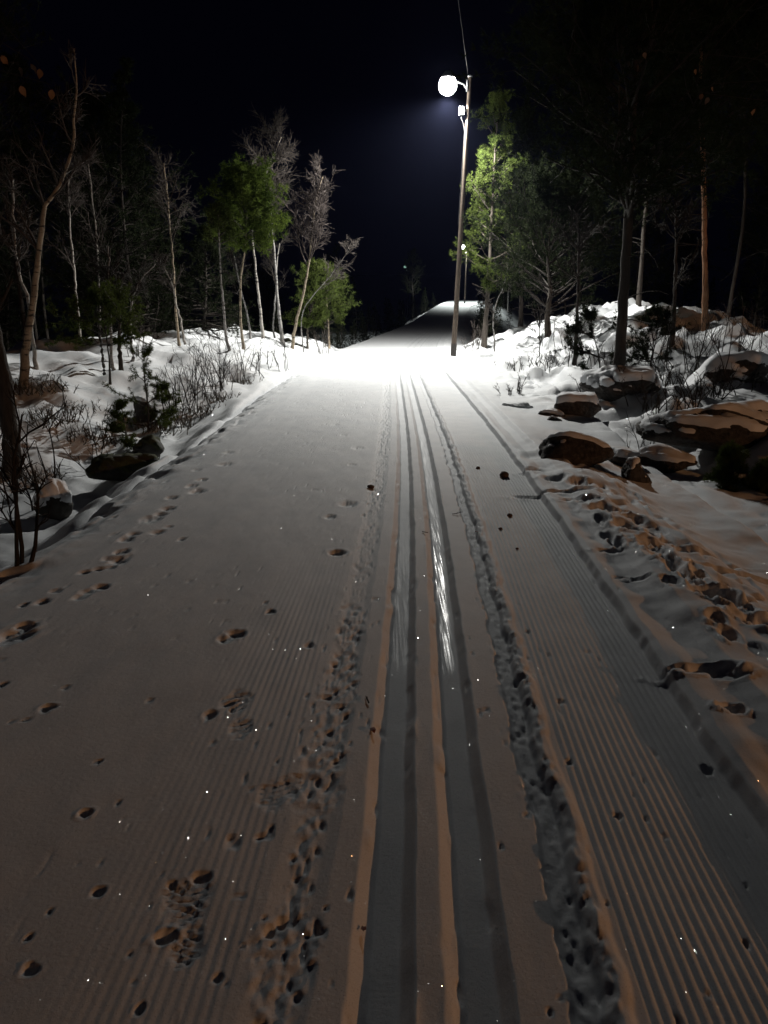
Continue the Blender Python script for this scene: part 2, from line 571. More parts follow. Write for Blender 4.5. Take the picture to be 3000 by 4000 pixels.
BERM = [  # right verge: pixel x, y, half width x (m), half length y (m), depth
    (2780, 2622, .13, .04, .055), (2690, 2610, .14, .025, .025), (2850, 2640, .09, .035, .035), (2860, 2770, .06, .035, .045), (2500, 2255, .07, .018, .03), (2430, 2250, .05, .02, .03),
    (2380, 2145, .12, .03, .03), (2800, 2430, .05, .07, .04), (2850, 2490, .05, .08, .045), (2730, 2215, .05, .08, .06),
    (2370, 2090, .045, .10, .05), (2410, 2120, .05, .10, .045), (2350, 2035, .05, .13, .05), (2480, 2015, .12, .10, .05), (2545, 2065, .05, .10, .06),
    (2300, 1960, .10, .10, .04), (2200, 1920, .35, .05, .035), (2060, 1915, .18, .04, .025), (2240, 1950, .12, .05, .03), (2170, 1870, .12, .12, .04), (2090, 1830, .14, .1, .03),
    (2260, 1890, .12, .16, .04), (2350, 1990, .10, .16, .05), (2450, 2060, .10, .16, .05), (2560, 2130, .10, .16, .05), (2600, 2180, .10, .14, .06),
    (2650, 2230, .09, .14, .06), (2720, 2270, .09, .13, .05), (2760, 2320, .09, .12, .05), (2820, 2330, .10, .12, .06), (2900, 2360, .10, .12, .055), (2960, 2420, .10, .12, .055),
    (2620, 2290, .05, .06, .03), (2600, 2280, .05, .05, .03), (2440, 1990, .25, .04, .03), (2640, 2110, .30, .05, .04), (2800, 2120, .4, .05, .04), (2950, 2170, .4, .05, .035),
]


def stamp(X, Y, Z, x0, y0, ax, ay, depth, s, rim=.18):
    i0, i1 = np.searchsorted(Y[:, 0], [y0 - 1.8 * ay, y0 + 1.8 * ay])
    if i1 <= i0:
        return
    xs = X[(i0 + i1) // 2]
    j0, j1 = np.searchsorted(xs, [x0 - 1.9 * ax, x0 + 1.9 * ax])
    if j1 <= j0:
        return
    a, b = slice(i0, i1), slice(j0, j1)
    x, y = X[a, b], Y[a, b]
    wob = 1 + .55 * (vn(x / ax * 1.6, y / ay * 1.6, s) - .5)
    r = np.sqrt(((x - x0) / ax)**2 + ((y - y0) / ay)**2) / wob
    rough = .45 + 1.1 * vn(x * 60, y * 60, s + 3)
    Z[a, b] += -depth * (1 - sm(.42, 1.0, r)) * rough + depth * rim * np.exp(-((r - 1.18) / .16)**2) * (vn(x * 25, y * 25, s + 1) + .2)


def trail_mesh():
    cols = np.concatenate([np.arange(-2.62, -1.0, .0105), np.arange(-1.0, -.34, .0052), np.arange(-.34, 1.16, .0046), np.arange(1.16, 2.7, .0105)])
    k = .0056
    rows = .95 * np.exp(np.arange(0, math.log(125 / .95), k))
    U, Y = np.meshgrid(cols, rows)
    X = U + path(Y)
    # wandering edges of each strip
    wob = (vn(Y * 6, 0 * Y, 1) - .5) * .020 + (vn(Y * 19, 0 * Y, 2) - .5) * .010
    wgt = np.where((U > .40) & (U < .60), 1.3, np.where(U < -.14, .8, np.where(U > 1.05, .9, .34)))
    near = 1 - sm(22, 40, Y)
    Z = zb(Y) + np.interp((U + wob * wgt).ravel(), PROF_U, PROF_Z).reshape(U.shape) * (.25 + .75 * near)
    d = macro(X, Y) - zb(Y)
    Z += np.where(U < -2.0, np.minimum(d, 0) * sm(-2.1, -2.45, U) * .9, 0)
    Z += np.where(U > 1.4, d, 0)
    # gentle unevenness
    Z += (fbm(X * 1.5, Y * .7, 3, 11) - .5) * .014 + (fbm(X * 9, Y * 5, 3, 12) - .5) * .004
    # corduroy
    ph = 2 * np.pi * U / .0268 + 1.2 * (vn(Y * .9, U * 2, 4) - .5)
    cr = sm(.56, .60, U) * (1 - sm(1.07, 1.09, U))
    cl = sm(-.85, -.5, U) * (1 - sm(-.36, -.32, U)) * (.35 + .65 * sm(.35, .6, fbm(U * 3, Y * .8, 3, 6)))
    cf = sm(-2.25, -2.0, U) * (1 - sm(-.98, -.62, U)) * sm(.42, .68, fbm(U * 2.2, Y * .35, 3, 7))
    amp = (.0025 * cr * (1 - .7 * sm(6, 10, Y)) + .0008 * cl * (1 - .95 * sm(2.8, 5, Y)) + .0003 * cf * (1 - sm(3, 6, Y)))
    Z += amp * (np.sin(ph) + .25 * np.sin(2 * ph + 1)) * (.7 + .6 * vn(X * 40, Y * 12, 8)) * near
    # broken crumbs along the track plate edges
    def crumb(u0, u1, s, a):
        c, w = (u0 + u1) / 2, (u1 - u0) / 2
        edge = w * (1 + .9 * (vn(Y * 9, 0 * Y, s) - .5) + .5 * (vn(Y * 30, 0 * Y, s + 1) - .5))
        mk = 1 - sm(.6, 1.05, np.abs(U - c) / edge)
        n = vn(X * 42, Y * 32, s) * .6 + vn(X * 90, Y * 70, s + 2) * .4
        n2 = vn(X * 44, Y * 27, s + 5)
        return mk * a * ((n - .5) * .016 - .014 * sm(.64, .92, n2))
    dens = .45 + .55 * sm(.3, .6, fbm(Y * .9, Y * .1, 2, 21))
    Z += crumb(-.31, -.165, 30, .85) * dens * near
    Z += crumb(.42, .53, 40, .55) * near
    # crumbling crest right of the tracks
    cm = np.exp(-((U + wob * 1.3 - .522) / .022)**2) * near
    Z += cm * ((vn(X * 55, Y * 38, 47) - .5) * .014 + (vn(X * 20, Y * 14, 48) - .5) * .02)
    # small slumps and scrapes on the groove walls
    for g0 in (-.057, .166, .057, .283):
        gm = np.exp(-((U - g0) / .02)**2) * near
        Z += gm * (.010 * sm(.72, .9, vn(X * 16, Y * 5, 49)) - .008 * sm(.74, .9, vn(X * 30, Y * 9, 46)))
    # scattered specks outside the strips
    sp_ = vn(X * 33, Y * 26, 50)
    Z -= .009 * sm(.91, .99, sp_) * sm(.35, .6, fbm(X * 1.2, Y * .6, 2, 51)) * (np.abs(U - .11) > .2) * near
    # the smooth grooves stay smooth; small nicks in the walls
    for i, (px, py, w, dep, el) in enumerate(PITS):
        p = atz(px, py)
        ppm = F / (p[1] * cp + CAM_H * sp)
        a = .5 * w / ppm
        stamp(X, Y, Z, p[0], p[1], a, a * el * .95, dep * .52, i)
    for i, (px, py, w, el) in enumerate(TREAD):
        p = atz(px, py)
        ppm = F / (p[1] * cp + CAM_H * sp)
        a = .5 * w / ppm
        r = np.sqrt(((X - p[0]) / a)**2 + ((Y - p[1]) / (a * 1.5))**2)
        mk = 1 - sm(.55, 1.0, r + .5 * (vn(X * 30, Y * 30, i) - .5))
        Z += mk * (-.006 + .010 * np.sin(2 * np.pi * (Y * .9 + X * .35) / .022 + 5 * vn(X * 22, Y * 22, i + 60)) * vn(X * 35, Y * 35, i + 61))
    for i, (px, py, a, b_, dep) in enumerate(BERM):
        p = atz(px, py, .06)
        stamp(X, Y, Z, p[0], p[1], a, b_, dep * .8, 100 + i, rim=.4)
    # trodden strip on the right verge
    tr = sm(1.45, 1.6, U) * (1 - sm(1.95, 2.2, U)) * (1 - sm(7.5, 9, Y))
    Z += tr * ((fbm(X * 6, Y * 2.6, 3, 70) - .5) * .10 - .02 * sm(.55, .7, vn(X * 14, Y * 8, 71)))
    vg = sm(1.12, 1.2, U) * (1 - sm(7.5, 9, Y))
    Z += vg * (fbm(X * 3.0, Y * 3.5, 3, 74) - .5) * .05
    Z += sm(1.1, 1.2, U) * (fbm(X * 3, Y * 1.5, 3, 72) - .5) * .03
    Z += sm(-1.95, -2.3, U) * (.055 * (fbm(X * 5, Y * 4, 4, 90) - .5) - .05 * sm(.6, .8, vn(X * 7, Y * 5, 92)) * sm(-2.1, -2.4, U)) * near
    eg = np.maximum(sm(-2.52, -2.62, U), sm(2.6, 2.69, U))
    Z -= .06 * eg
    nr, nc = U.shape
    i = np.arange(nr - 1)[:, None] * nc + np.arange(nc - 1)[None, :]
    Q = np.stack([i, i + 1, i + nc + 1, i + nc], -1).reshape(-1, 4)
    me = mesh('trail', np.stack([X, Y, Z], -1), Q, M['trail'], True)
    ice = np.maximum(sm(-.060, -.040, U) * (1 - sm(.030, .052, U)) * .30, sm(.178, .200, U) * (1 - sm(.236, .262, U)))
    ice = ice * (1 - .75 * sm(4.2, 6.0, Y)) * (1 - sm(8, 12, Y)) * sm(2.95, 3.2, Y)
    at = me.attributes.new('ice', 'FLOAT', 'POINT')
    at.data.foreach_set('value', ice.ravel().astype(np.float32))
    return me


o = obj('ski_trail', trail_mesh())
o['kind'] = 'structure'
o['label'] = 'groomed snow trail with corduroy, twin ski tracks and boot prints'


def ground_mesh():
    t = np.linspace(-4.05, 4.05, 600)
    xs = 2.6 * np.sinh(t)
    ys = np.concatenate([np.arange(-30, .8, 1.4), .9 * np.exp(np.arange(0, math.log(420 / .9), .0115))])
    X, Y = np.meshgrid(xs, ys)
    U = X - path(Y)
    Z = macro(X, Y)
    side = np.clip(sm(-2.5, -3.0, U) + sm(2.5, 2.9, U), 0, 1)
    Z = Z + side * ((fbm(X * 5, Y * 5, 3, 80) - .5) * .09 * (1 - sm(25, 60, Y)))
    inside = sm(-2.62, -2.45, U) * (1 - sm(2.45, 2.68, U)) * (1 - sm(110, 122, Y)) * sm(.9, 1.0, Y)
    Z = Z - .30 * inside - .02 * (sm(-2.75, -2.6, U) * (1 - sm(2.6, 2.75, U)))
    nr, nc = X.shape
    i = np.arange(nr - 1)[:, None] * nc + np.arange(nc - 1)[None, :]
    Q = np.stack([i, i + 1, i + nc + 1, i + nc], -1).reshape(-1, 4)
    return mesh('ground', np.stack([X, Y, Z], -1), Q, M['snow'], True)


o = obj('snowy_ground', ground_mesh())
o['kind'] = 'structure'
o['label'] = 'uneven snow-covered forest floor and banks beside the trail'


# ------------------------------------------------------------------ lamps
def light(name, kind, loc, watts, color, parent, rot=None, radius=.12, size=None, blend=.3):
    l = bpy.data.lights.new(name, kind)
    l.energy = watts
    l.color = color
    l.shadow_soft_size = radius
    if kind == 'SPOT':
        l.spot_size = size
        l.spot_blend = blend
    o = bpy.data.objects.new(name, l)
    C.objects.link(o)
    o.parent = parent
    o.location = loc
    if rot:
        o.rotation_euler = rot
    return o


def street_lamp(label, base, top, side, lens, watts, color, r0=.080, r1=.052, head_z=-.22, group=None, soft=.12, tarred=.45, kind='SPOT', tilt=(0, 0, 0), cone=160):
    """leaning wooden pole, arm, bowl shaped luminaire; base and top are world points, side = arm vector (world)"""
    base = np.asarray(base, float)
    top = np.asarray(top, float) - base
    t = thing('street_lamp', label, 'street lamp', base, group)
    mb = MB()
    n = 14
    P = np.array([top * s for s in np.linspace(-.06, 1, n)])
    P += (np.random.default_rng(5).random(P.shape) - .5) * np.array([.012, .012, 0])
    mb.tubes(P[None], np.linspace(r0, r1, n)[None], 14)
    an = np.arange(14) * 2 * np.pi / 14
    obj('pole', mb.build('pole', M['pole'], True), t)
    mb = MB()
    Pt = np.array([top * s for s in np.linspace(-.05, tarred / top[2], 4)])
    mb.tubes(Pt[None], np.full((1, 4), r0 + .006), 14)
    obj('tarred_foot', mb.build('tarred_foot', M['tar'], True), t)
    mb = MB()
    mb.lathe([(r1 + .012, 0), (r1 + .012, .03), (.02, .06)], 14, off=top - np.array([0, 0, .01]))
    obj('cap', mb.build('cap', M['metal'], True), t)
    side = np.asarray(side, float)
    hp = top * ((top[2] + head_z) / top[2])
    end = hp + side
    sd = side / np.linalg.norm(side)
    mb = MB()
    arm = np.array([hp + sd * .06 + np.array([0, 0, -.1]), hp + sd * .16 + np.array([0, 0, .03]), hp + side * .6 + np.array([0, 0, .09]), end + np.array([0, 0, .09])])
    mb.tubes(arm[None], np.full((1, 4), .024), 8)
    mb.box(hp + sd * (r1 + .015), (.02, .05, .14))
    obj('arm', mb.build('arm', M['metal'], True), t)
    # luminaire: shade (bell) and bowl-shaped glass below
    mb = MB()
    mb.lathe([(.03, .33), (.08, .32), (.12, .27), (.17, .22), (.21, .15), (.20, .15), (.10, .22)], 24, off=end, cap=False)
    sh = obj('lamp_shade', mb.build('lamp_shade', M['metal'], True), t)
    mb = MB()
    mb.lathe([(.17, .15), (.215, .09), (.24, .01), (.24, -.06), (.215, -.14), (.16, -.21), (.09, -.25), (.03, -.26)], 24, off=end)
    obj('glass', mb.build('glass', lens, True), sh)
    # junction box on the pole below the head
    jb = top * ((top[2] + head_z - .62) / top[2]) + sd * (r1 + .13)
    mb = MB()
    mb.box(jb, (.06, .05, .10))
    mb.box(jb - sd * .08, (.05, .02, .02))
    b = obj('junction_box', mb.build('junction_box', M['white_box']), t)
    mb = MB()
    cab = np.array([jb + (0, 0, -.1), jb + (-.0, 0, -.2), jb - sd * .05 + (0, 0, -.28), jb - sd * .10 + (0, 0, -.5), top * .5 + sd * (r0 + .005)])
    mb.tubes(cab[None], np.full((1, 5), .009), 5)
    obj('cable', mb.build('cable', M['wire'], True), b)
    light('lamp_light', kind, end + np.array([0, 0, -.36]), watts, color, t, tilt, soft, R(cone), .42)
    return t, base + top


lamp_y = 23.1
lb = aty(1770, 1398, lamp_y)
lb[2] = macro(np.array(lb[0]), np.array(lb[1])) - .02
lt_ = aty(1836, 300, lamp_y)
L1, L1top = street_lamp('tall leaning wooden lamp pole, brightly lit, at right edge of the trail', lb, lt_, (-.60, -.12, 0), M['lens'], TRAIL_LAMP_W, (1.0, .985, .93), tilt=(R(2), R(5), 0))
l2b = np.array([8.9, 88.0, 0])
l2b[2] = macro(l2b[0], l2b[1])
l2h = aty(1807, 975, 88.0)
L2, L2top = street_lamp('far lit lamp seen just right of the tall pole, over the bend', l2b, (l2h[0] + .5, 88, l2h[2] + .5), (-.5, -.1, 0), M['lens_far'], FAR_LAMP_W, (.93, 1.0, .95), soft=.2, cone=146)
l3 = aty(1582, 1048, 150.0)
l3b = np.array([l3[0] + .5, 150, 0])
l3b[2] = macro(l3b[0], l3b[1])
street_lamp('faint greenish distant lamp left of the tall pole above the bend', l3b, (l3[0] + .5, 150, l3[2] + .5), (-.5, 0, 0), M['lens_dim'], 3.0, (.6, 1, .8))
sb = np.array([20.0, -7.0, 0])
sb[2] = macro(sb[0], sb[1])
street_lamp('orange sodium lamp on a pole right of the photographer', sb, (20.2, -7, 5.0), (-.6, .1, 0), M['lens_na'], SODIUM_W, (1.0, .47, .20), soft=.10, kind='POINT')

# overhead supply wire
def wire(a, b, sag, label):
    s = np.linspace(0, 1, 28)[:, None]
    P = a * (1 - s) + b * s - np.array([0, 0, 1.0]) * (4 * sag * s * (1 - s))
    mb = MB()
    mb.tubes(P[None] - P[0], np.full((1, 28), .0035), 5)
    o = obj('overhead_wire', mb.build('overhead_wire', M['wire'], True), None, P[0])
    tag(o, label, 'wire')


wire(L1top + np.array([-.05, 0, .02]), np.array([-4.6, -25, 8.2]), .25, 'thin overhead wire rising from the tall lamp pole towards the viewer')
wire(L1top + np.array([-.02, .06, .0]), L2top, 1.0, 'thin overhead wire running from the tall pole to the far lamp')


# ------------------------------------------------------------------ trees
def resample(P, n):
    P = np.asarray(P, float)
    d = np.r_[0, np.cumsum(np.linalg.norm(np.diff(P, axis=0), axis=1))]
    f = [hermite(d, P[:, k]) if len(P) > 2 else (lambda x, k=k: np.interp(x, d, P[:, k])) for k in range(3)]
    s = np.linspace(0, d[-1], n)
    return np.stack([g(s) for g in f], -1)


def unit(v):
    return v / (np.linalg.norm(v, axis=-1, keepdims=True) + 1e-9)


def grow(P0, D, L, k, rg, wob=.15, up=0.0):
    """M branches from P0 (M,3) along D (M,3) with length L (M,)"""
    m = len(P0)
    out = np.zeros((m, k, 3))
    out[:, 0] = P0
    d = unit(D)
    for i in range(1, k):
        d = unit(d + rg.normal(0, wob, (m, 3)) + np.array([0, 0, up]))
        out[:, i] = out[:, i - 1] + d * (L / (k - 1))[:, None]
    return out


def pick(B, t, rg):
    """points and tangents at parameters t (M,n) on paths B (M,K,3)"""
    m, k = B.shape[:2]
    f = t * (k - 1)
    i = np.clip(f.astype(int), 0, k - 2)
    fr = (f - i)[..., None]
    a = B[np.arange(m)[:, None], i]
    b = B[np.arange(m)[:, None], i + 1]
    return (a * (1 - fr) + b * fr).reshape(-1, 3), unit(b - a).reshape(-1, 3)


def side_dirs(T, rg, spread):
    r = rg.normal(0, 1, T.shape)
    r = unit(r - (r * T).sum(-1, keepdims=True) * T)
    return unit(T * np.cos(spread) + r * np.sin(spread))


def trunk_part(P, r0, r1, parent, mat, sides=10, n=26, flare=1.35, wob=.006, seed=0):
    Q = resample(P, n)
    rg = np.random.default_rng(seed)
    Q[1:] += rg.normal(0, wob, Q[1:].shape) * [1, 1, 0]
    s = np.linspace(0, 1, n)
    r = r0 + (r1 - r0) * s**.8
    r = r * (1 + (flare - 1) * np.exp(-s * 16)) * (1 + rg.normal(0, .04, n))
    mb = MB()
    mb.tubes(Q[None], r[None], sides)
    obj('trunk', mb.build('trunk', mat, True), parent)
    return Q, r


def bare_crown(Q, r, parent, seed, c0=.5, n1=18, n2=7, n3=6, L1=.22, ang=.75, up=.06, mat='twig', tw=.005, minl=.4):
    rg = np.random.default_rng(seed)
    H = np.linalg.norm(Q[-1] - Q[0])
    t = c0 + (1 - c0) * rg.random((1, n1))**.8
    P0, T = pick(Q[None], t, rg)
    l = (H * L1 * (1.15 - .75 * (t[0] - c0) / (1 - c0)) * rg.uniform(.6, 1.15, n1)) + minl * .4
    B1 = grow(P0, side_dirs(T, rg, ang * rg.uniform(.7, 1.2, (n1, 1))), l, 6, rg, .13, up)
    rr = np.interp(t[0], np.linspace(0, 1, len(r)), r)
    mb = MB()
    mb.tubes(B1, np.minimum(rr * .55, .03)[:, None] * np.linspace(1, .3, 6)[None] + tw * .8, 4)
    P0, T = pick(B1, rg.uniform(.2, 1, (n1, n2)), rg)
    l2 = np.repeat(l, n2) * rg.uniform(.25, .55, n1 * n2)
    B2 = grow(P0, side_dirs(T, rg, .7), l2, 5, rg, .16, up * .6)
    mb.tubes(B2, np.linspace(tw * 1.8, tw * .9, 5)[None].repeat(len(B2), 0), 3)
    P0, T = pick(B2, rg.uniform(.15, 1, (len(B2), n3)), rg)
    l3 = np.repeat(l2, n3) * rg.uniform(.25, .7, len(P0)) + .06
    B3 = grow(P0, side_dirs(T, rg, .6), l3, 4, rg, .2, -.02)
    mb.tubes(B3, np.linspace(tw, tw * .5, 4)[None].repeat(len(B3), 0), 3)
    obj('crown', mb.build('crown', M[mat]), parent)['kind'] = 'stuff'


def tufts(cent, axis, rg, n=14, ln=.11, w=.012):
    m = len(cent)
    d = unit(axis[:, None, :] * .55 + unit(rg.normal(0, 1, (m, n, 3))))
    ll = ln * rg.uniform(.65, 1.1, (m, n, 1))
    s = unit(np.cross(d, rg.normal(0, 1, (m, n, 3)))) * w * .5
    b = cent[:, None, :] + d * .01
    V = np.stack([b - s, b + s, b + d * ll], 2).reshape(-1, 3)
    return V, np.arange(len(V)).reshape(-1, 3)


def pine_crown(Q, r, parent, seed, c0=.3, whorls=14, per=5, prof=None, Lmax=1.3, up=.05, ang=1.25, n2=5, mat='needle', tuft=14, ln=.11, w=.012, tstep=3, bmat='darktwig', dead=6, puff=None):
    rg = np.random.default_rng(seed)
    t = np.repeat(c0 + (1 - c0) * np.linspace(0, .985, whorls), per) + rg.normal(0, .012, whorls * per)
    t = np.clip(t, c0 * .9, .99)
    q = (t - c0) / (1 - c0)
    prof = prof or [(0, .7), (.25, 1), (.6, .75), (1, .12)]
    l = Lmax * np.interp(q, [a for a, _ in prof], [b for _, b in prof]) * rg.uniform(.55, 1.15, len(t))
    P0, T = pick(Q[None], t[None], rg)
    az = rg.uniform(0, 2 * np.pi, len(t))
    el = np.clip(np.pi / 2 - ang + .7 * q, -.3, 1.3)
    D = np.stack([np.cos(az) * np.cos(el), np.sin(az) * np.cos(el), np.sin(el)], -1)
    B1 = grow(P0, D, l, 6, rg, .10, up)
    rr = np.interp(t, np.linspace(0, 1, len(r)), r)
    mb = MB()
    mb.tubes(B1, np.minimum(rr * .45, .028)[:, None] * np.linspace(1, .25, 6)[None] + .003, 4)
    P0, T1 = pick(B1, rg.uniform(.3, 1, (len(B1), n2)), rg)
    l2 = np.repeat(l, n2) * rg.uniform(.2, .45, len(P0)) + .06
    B2 = grow(P0, side_dirs(T1, rg, .75), l2, 4, rg, .12, .10)
    mb.tubes(B2, np.linspace(.007, .003, 4)[None].repeat(len(B2), 0), 3)
    if dead:
        td = rg.uniform(c0 * .35, c0, (1, dead))
        Pd, _ = pick(Q[None], td, rg)
        azd = rg.uniform(0, 2 * np.pi, dead)
        Dd = np.stack([np.cos(azd), np.sin(azd), rg.uniform(-.1, .4, dead)], -1)
        mb.tubes(grow(Pd, Dd, rg.uniform(.2, .6, dead) * Lmax, 5, rg, .2), np.linspace(.012, .004, 5)[None].repeat(dead, 0), 3)
    obj('branches', mb.build('branches', M[bmat]), parent)['kind'] = 'stuff'
    tt = np.linspace(.35, 1, tstep)[None].repeat(len(B2), 0)
    c2, a2 = pick(B2, tt, rg)
    t1 = np.linspace(.55, 1, 4)[None].repeat(len(B1), 0)
    c1, a1 = pick(B1, t1, rg)
    if puff:
        e = np.concatenate([B1[:, -1], B2[:, -1], B1[:, -2]])
        ea = np.concatenate([unit(B1[:, -1] - B1[:, -2]), unit(B2[:, -1] - B2[:, -2]), unit(B1[:, -1] - B1[:, -2])])
        c1 = np.repeat(e, puff[0], 0) + rg.normal(0, puff[1], (len(e) * puff[0], 3))
        a1 = np.repeat(ea, puff[0], 0) + np.array([0, 0, .4])
    V, Fc = tufts(np.concatenate([c1, c2]), np.concatenate([a1, a2]), rg, tuft, ln, w)
    obj('crown', mesh('crown', V, Fc, M[mat]), parent)['kind'] = 'stuff'


def px_path(pts, Y, dy=None):
    """trunk centreline through photographed points, standing at distance Y"""
    P = np.array([aty(a, b, Y) for a, b in pts])
    if dy is not None:
        P[:, 1] += np.interp(np.arange(len(P)), [0, len(P) - 1], dy)
    return P


def ground_y(px, py):
    return hit(px, py)[1]


def tree_base(pts, Y=None):
    h = hit(*pts[0])
    Y = Y or h[1]
    P = px_path(pts, Y)
    P[0, 2] = macro(P[0, 0], P[0, 1]) - .08
    return P


def birch(label, pts, r0, seed, Y=None, mat='birch', name='birch_tree', top=None, r1=.015, crown={}, sides=9, group=None):
    P = tree_base(pts, Y)
    b = P[0].copy()
    t = thing(name, label, 'tree', b, group)
    if top is not None:
        P = np.vstack([P, P[-1] + np.asarray(top)])
    Q, r = trunk_part(P - b, r0, r1, t, M[mat], sides, 30, seed=seed)
    bare_crown(Q, r, t, seed + 50, **crown)
    return t, Q, r


def pine(label, pts, r0, seed, Y=None, mat='pinebark', top=None, r1=.012, crown={}, sides=10, group=None, name='pine_tree'):
    P = tree_base(pts, Y)
    b = P[0].copy()
    t = thing(name, label, 'tree', b, group)
    if top is not None:
        P = np.vstack([P, P[-1] + np.asarray(top)])
    Q, r = trunk_part(P - b, r0, r1, t, M[mat], sides, 30, seed=seed)
    pine_crown(Q, r, t, seed + 50, **crown)
    return t, Q, r


# right of the trail ------------------------------------------------
PR = [(0, .35), (.12, .95), (.3, .8), (.45, .95), (.6, .7), (.8, .62), (1, .2)]
pine('slender green pine lit by the lamp, just right of the tall pole', [(1888, 1395), (1905, 1150), (1918, 900), (1930, 650), (1942, 470), (1948, 400)], .085, 11, Y=24.6,
     crown=dict(c0=.27, whorls=13, per=4, prof=PR, Lmax=1.05, n2=4, tuft=14, ln=.10, w=.011, up=.12, ang=1.4, dead=14, bmat='pinebark', puff=(9, .07)))
pine('shadowy broad pine close behind the slender lit pine', [(2030, 1370), (2040, 1000), (2045, 700), (2050, 470)], .085, 12, Y=27.5, mat='darkbark',
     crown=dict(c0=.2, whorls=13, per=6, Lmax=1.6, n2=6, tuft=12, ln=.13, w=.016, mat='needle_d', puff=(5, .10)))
pine('bushy pine with a crooked pale trunk behind the right snow bank', [(2140, 1320), (2138, 1230), (2150, 1130), (2140, 1040), (2150, 900), (2160, 780)], .085, 13, Y=20.5,
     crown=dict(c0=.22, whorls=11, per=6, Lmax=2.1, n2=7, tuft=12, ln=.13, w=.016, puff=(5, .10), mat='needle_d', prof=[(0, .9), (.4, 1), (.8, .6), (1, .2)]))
pine('thick dark pine trunk rising from the boulders on the right', [(2421, 1462), (2428, 1300), (2440, 1100), (2452, 900), (2462, 700), (2480, 300), (2500, -100)], .10, 14, Y=12.8, mat='darkbark', r1=.04,
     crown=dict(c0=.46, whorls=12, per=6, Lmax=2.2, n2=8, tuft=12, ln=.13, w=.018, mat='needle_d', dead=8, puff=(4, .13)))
pine('tall pine with an orange-lit trunk far on the right', [(2752, 1330), (2755, 1150), (2752, 950), (2750, 780), (2742, 500), (2735, 100)], .06, 15, Y=16.0, mat='redbark', r1=.03,
     crown=dict(c0=.52, whorls=11, per=6, Lmax=2.2, n2=8, tuft=12, ln=.13, w=.018, mat='needle_d', dead=6, puff=(4, .13)))
birch('thin crooked sapling beside the slender lit pine', [(1930, 1405), (1932, 1330), (1926, 1240), (1940, 1180), (1965, 1120), (1985, 1040)], .03, 16, Y=21.5, mat='aspen', name='young_birch', crown=dict(c0=.4, n1=12, n2=5, n3=4, L1=.3, mat='darktwig'), r1=.006)
birch('very thin bare sapling standing in the right snow bank', [(2108, 1405), (2108, 1330), (2106, 1270), (2110, 1180)], .018, 17, Y=18.5, mat='darkbark', name='young_birch', crown=dict(c0=.3, n1=9, n2=4, n3=3, L1=.3, mat='darktwig'), r1=.005)
birch('slim dark trunk left of the thick pine trunk', [(2250, 1345), (2254, 1250), (2258, 1100), (2262, 900)], .055, 18, Y=17.0, mat='darkbark', name='young_birch', crown=dict(c0=.55, n1=14, n2=6, n3=5, mat='darktwig'))
birch('bare dark young tree between the two right pine trunks', [(2620, 1400), (2630, 1250), (2640, 1050), (2640, 800)], .05, 19, Y=15.0, mat='darkbark', name='young_birch', crown=dict(c0=.4, n1=16, n2=6, n3=5, mat='darktwig'))

# left of the trail --------------------------------------------------
birch('crooked tan birch at the left edge, bent towards the trail', [(64, 1685), (80, 1560), (96, 1440), (104, 1330), (122, 1230), (134, 1130), (150, 990), (166, 880), (176, 800), (222, 740), (262, 650), (290, 545), (288, 470), (300, 330), (288, 190)], .076, 21, Y=11.4, mat='birch_warm', r1=.006,
      crown=dict(c0=.42, n1=13, n2=6, n3=5, L1=.13, mat='twig'), sides=12)
birch('dark thick trunk in the left foreground, foot sunk in snow', [(52, 1885), (44, 1750), (30, 1600), (14, 1480), (-20, 1330), (-80, 1100), (-150, 800)], .095, 22, Y=8.3, mat='darkbark', name='leafless_tree', r1=.06,
      crown=dict(c0=.5, n1=10, n2=6, n3=5, L1=.15, mat='darktwig'), sides=12)
birch('pale birch stem just right of the crooked tan birch', [(146, 1478), (136, 1390), (124, 1300), (112, 1180), (72, 1060), (58, 940), (50, 700)], .036, 23, Y=13.5, crown=dict(c0=.5, n1=14, n2=6, n3=5, L1=.14))
birch('spotted white birch with snow on its stem, far left', [(322, 1405), (312, 1310), (304, 1210), (297, 1150), (290, 1060), (280, 960), (272, 850), (268, 700)], .038, 24, Y=18.5, crown=dict(c0=.45, n1=16, n2=6, n3=5, L1=.16))
birch('distant white birch above the dark stem clump', [(392, 1400), (388, 1150), (380, 980), (374, 880), (358, 760), (345, 640)], .036, 25, Y=21.0, crown=dict(c0=.45, n1=16, n2=6, n3=5, L1=.16))
for k, (pts, lab) in enumerate([
        ([(428, 1562), (415, 1480), (402, 1400), (388, 1300), (372, 1150)], 'leftmost dark stem of the clump by the small spruce'),
        ([(462, 1552), (446, 1450), (436, 1360), (432, 1260), (428, 1120), (424, 960)], 'second dark stem of the clump, pale upper bark'),
        ([(482, 1556), (474, 1450), (466, 1360), (468, 1230), (462, 1080)], 'third dark stem of the clump, thick at its foot'),
        ([(506, 1520), (508, 1420), (511, 1320), (511, 1230), (518, 1165), (560, 1080), (610, 1030)], 'rightmost stem of the clump, bending right high up')]):
    birch(lab, pts, [.032, .032, .045, .032][k], 26 + k, Y=[13.4, 13.9, 13.6, 14.8][k], mat=['darkbark', 'aspen', 'darkbark', 'aspen'][k], name='young_birch', r1=.012,
          crown=dict(c0=.5, n1=10, n2=5, n3=4, L1=.2, mat='darktwig'), group='stem clump on the left bank')
birch('left trunk of the slim forked birch pair', [(706, 1420), (698, 1330), (688, 1220), (682, 1130), (674, 990), (662, 870), (652, 745), (640, 640)], .034, 31, Y=19.0, mat='birch_warm', crown=dict(c0=.55, n1=15, n2=6, n3=5, L1=.16))
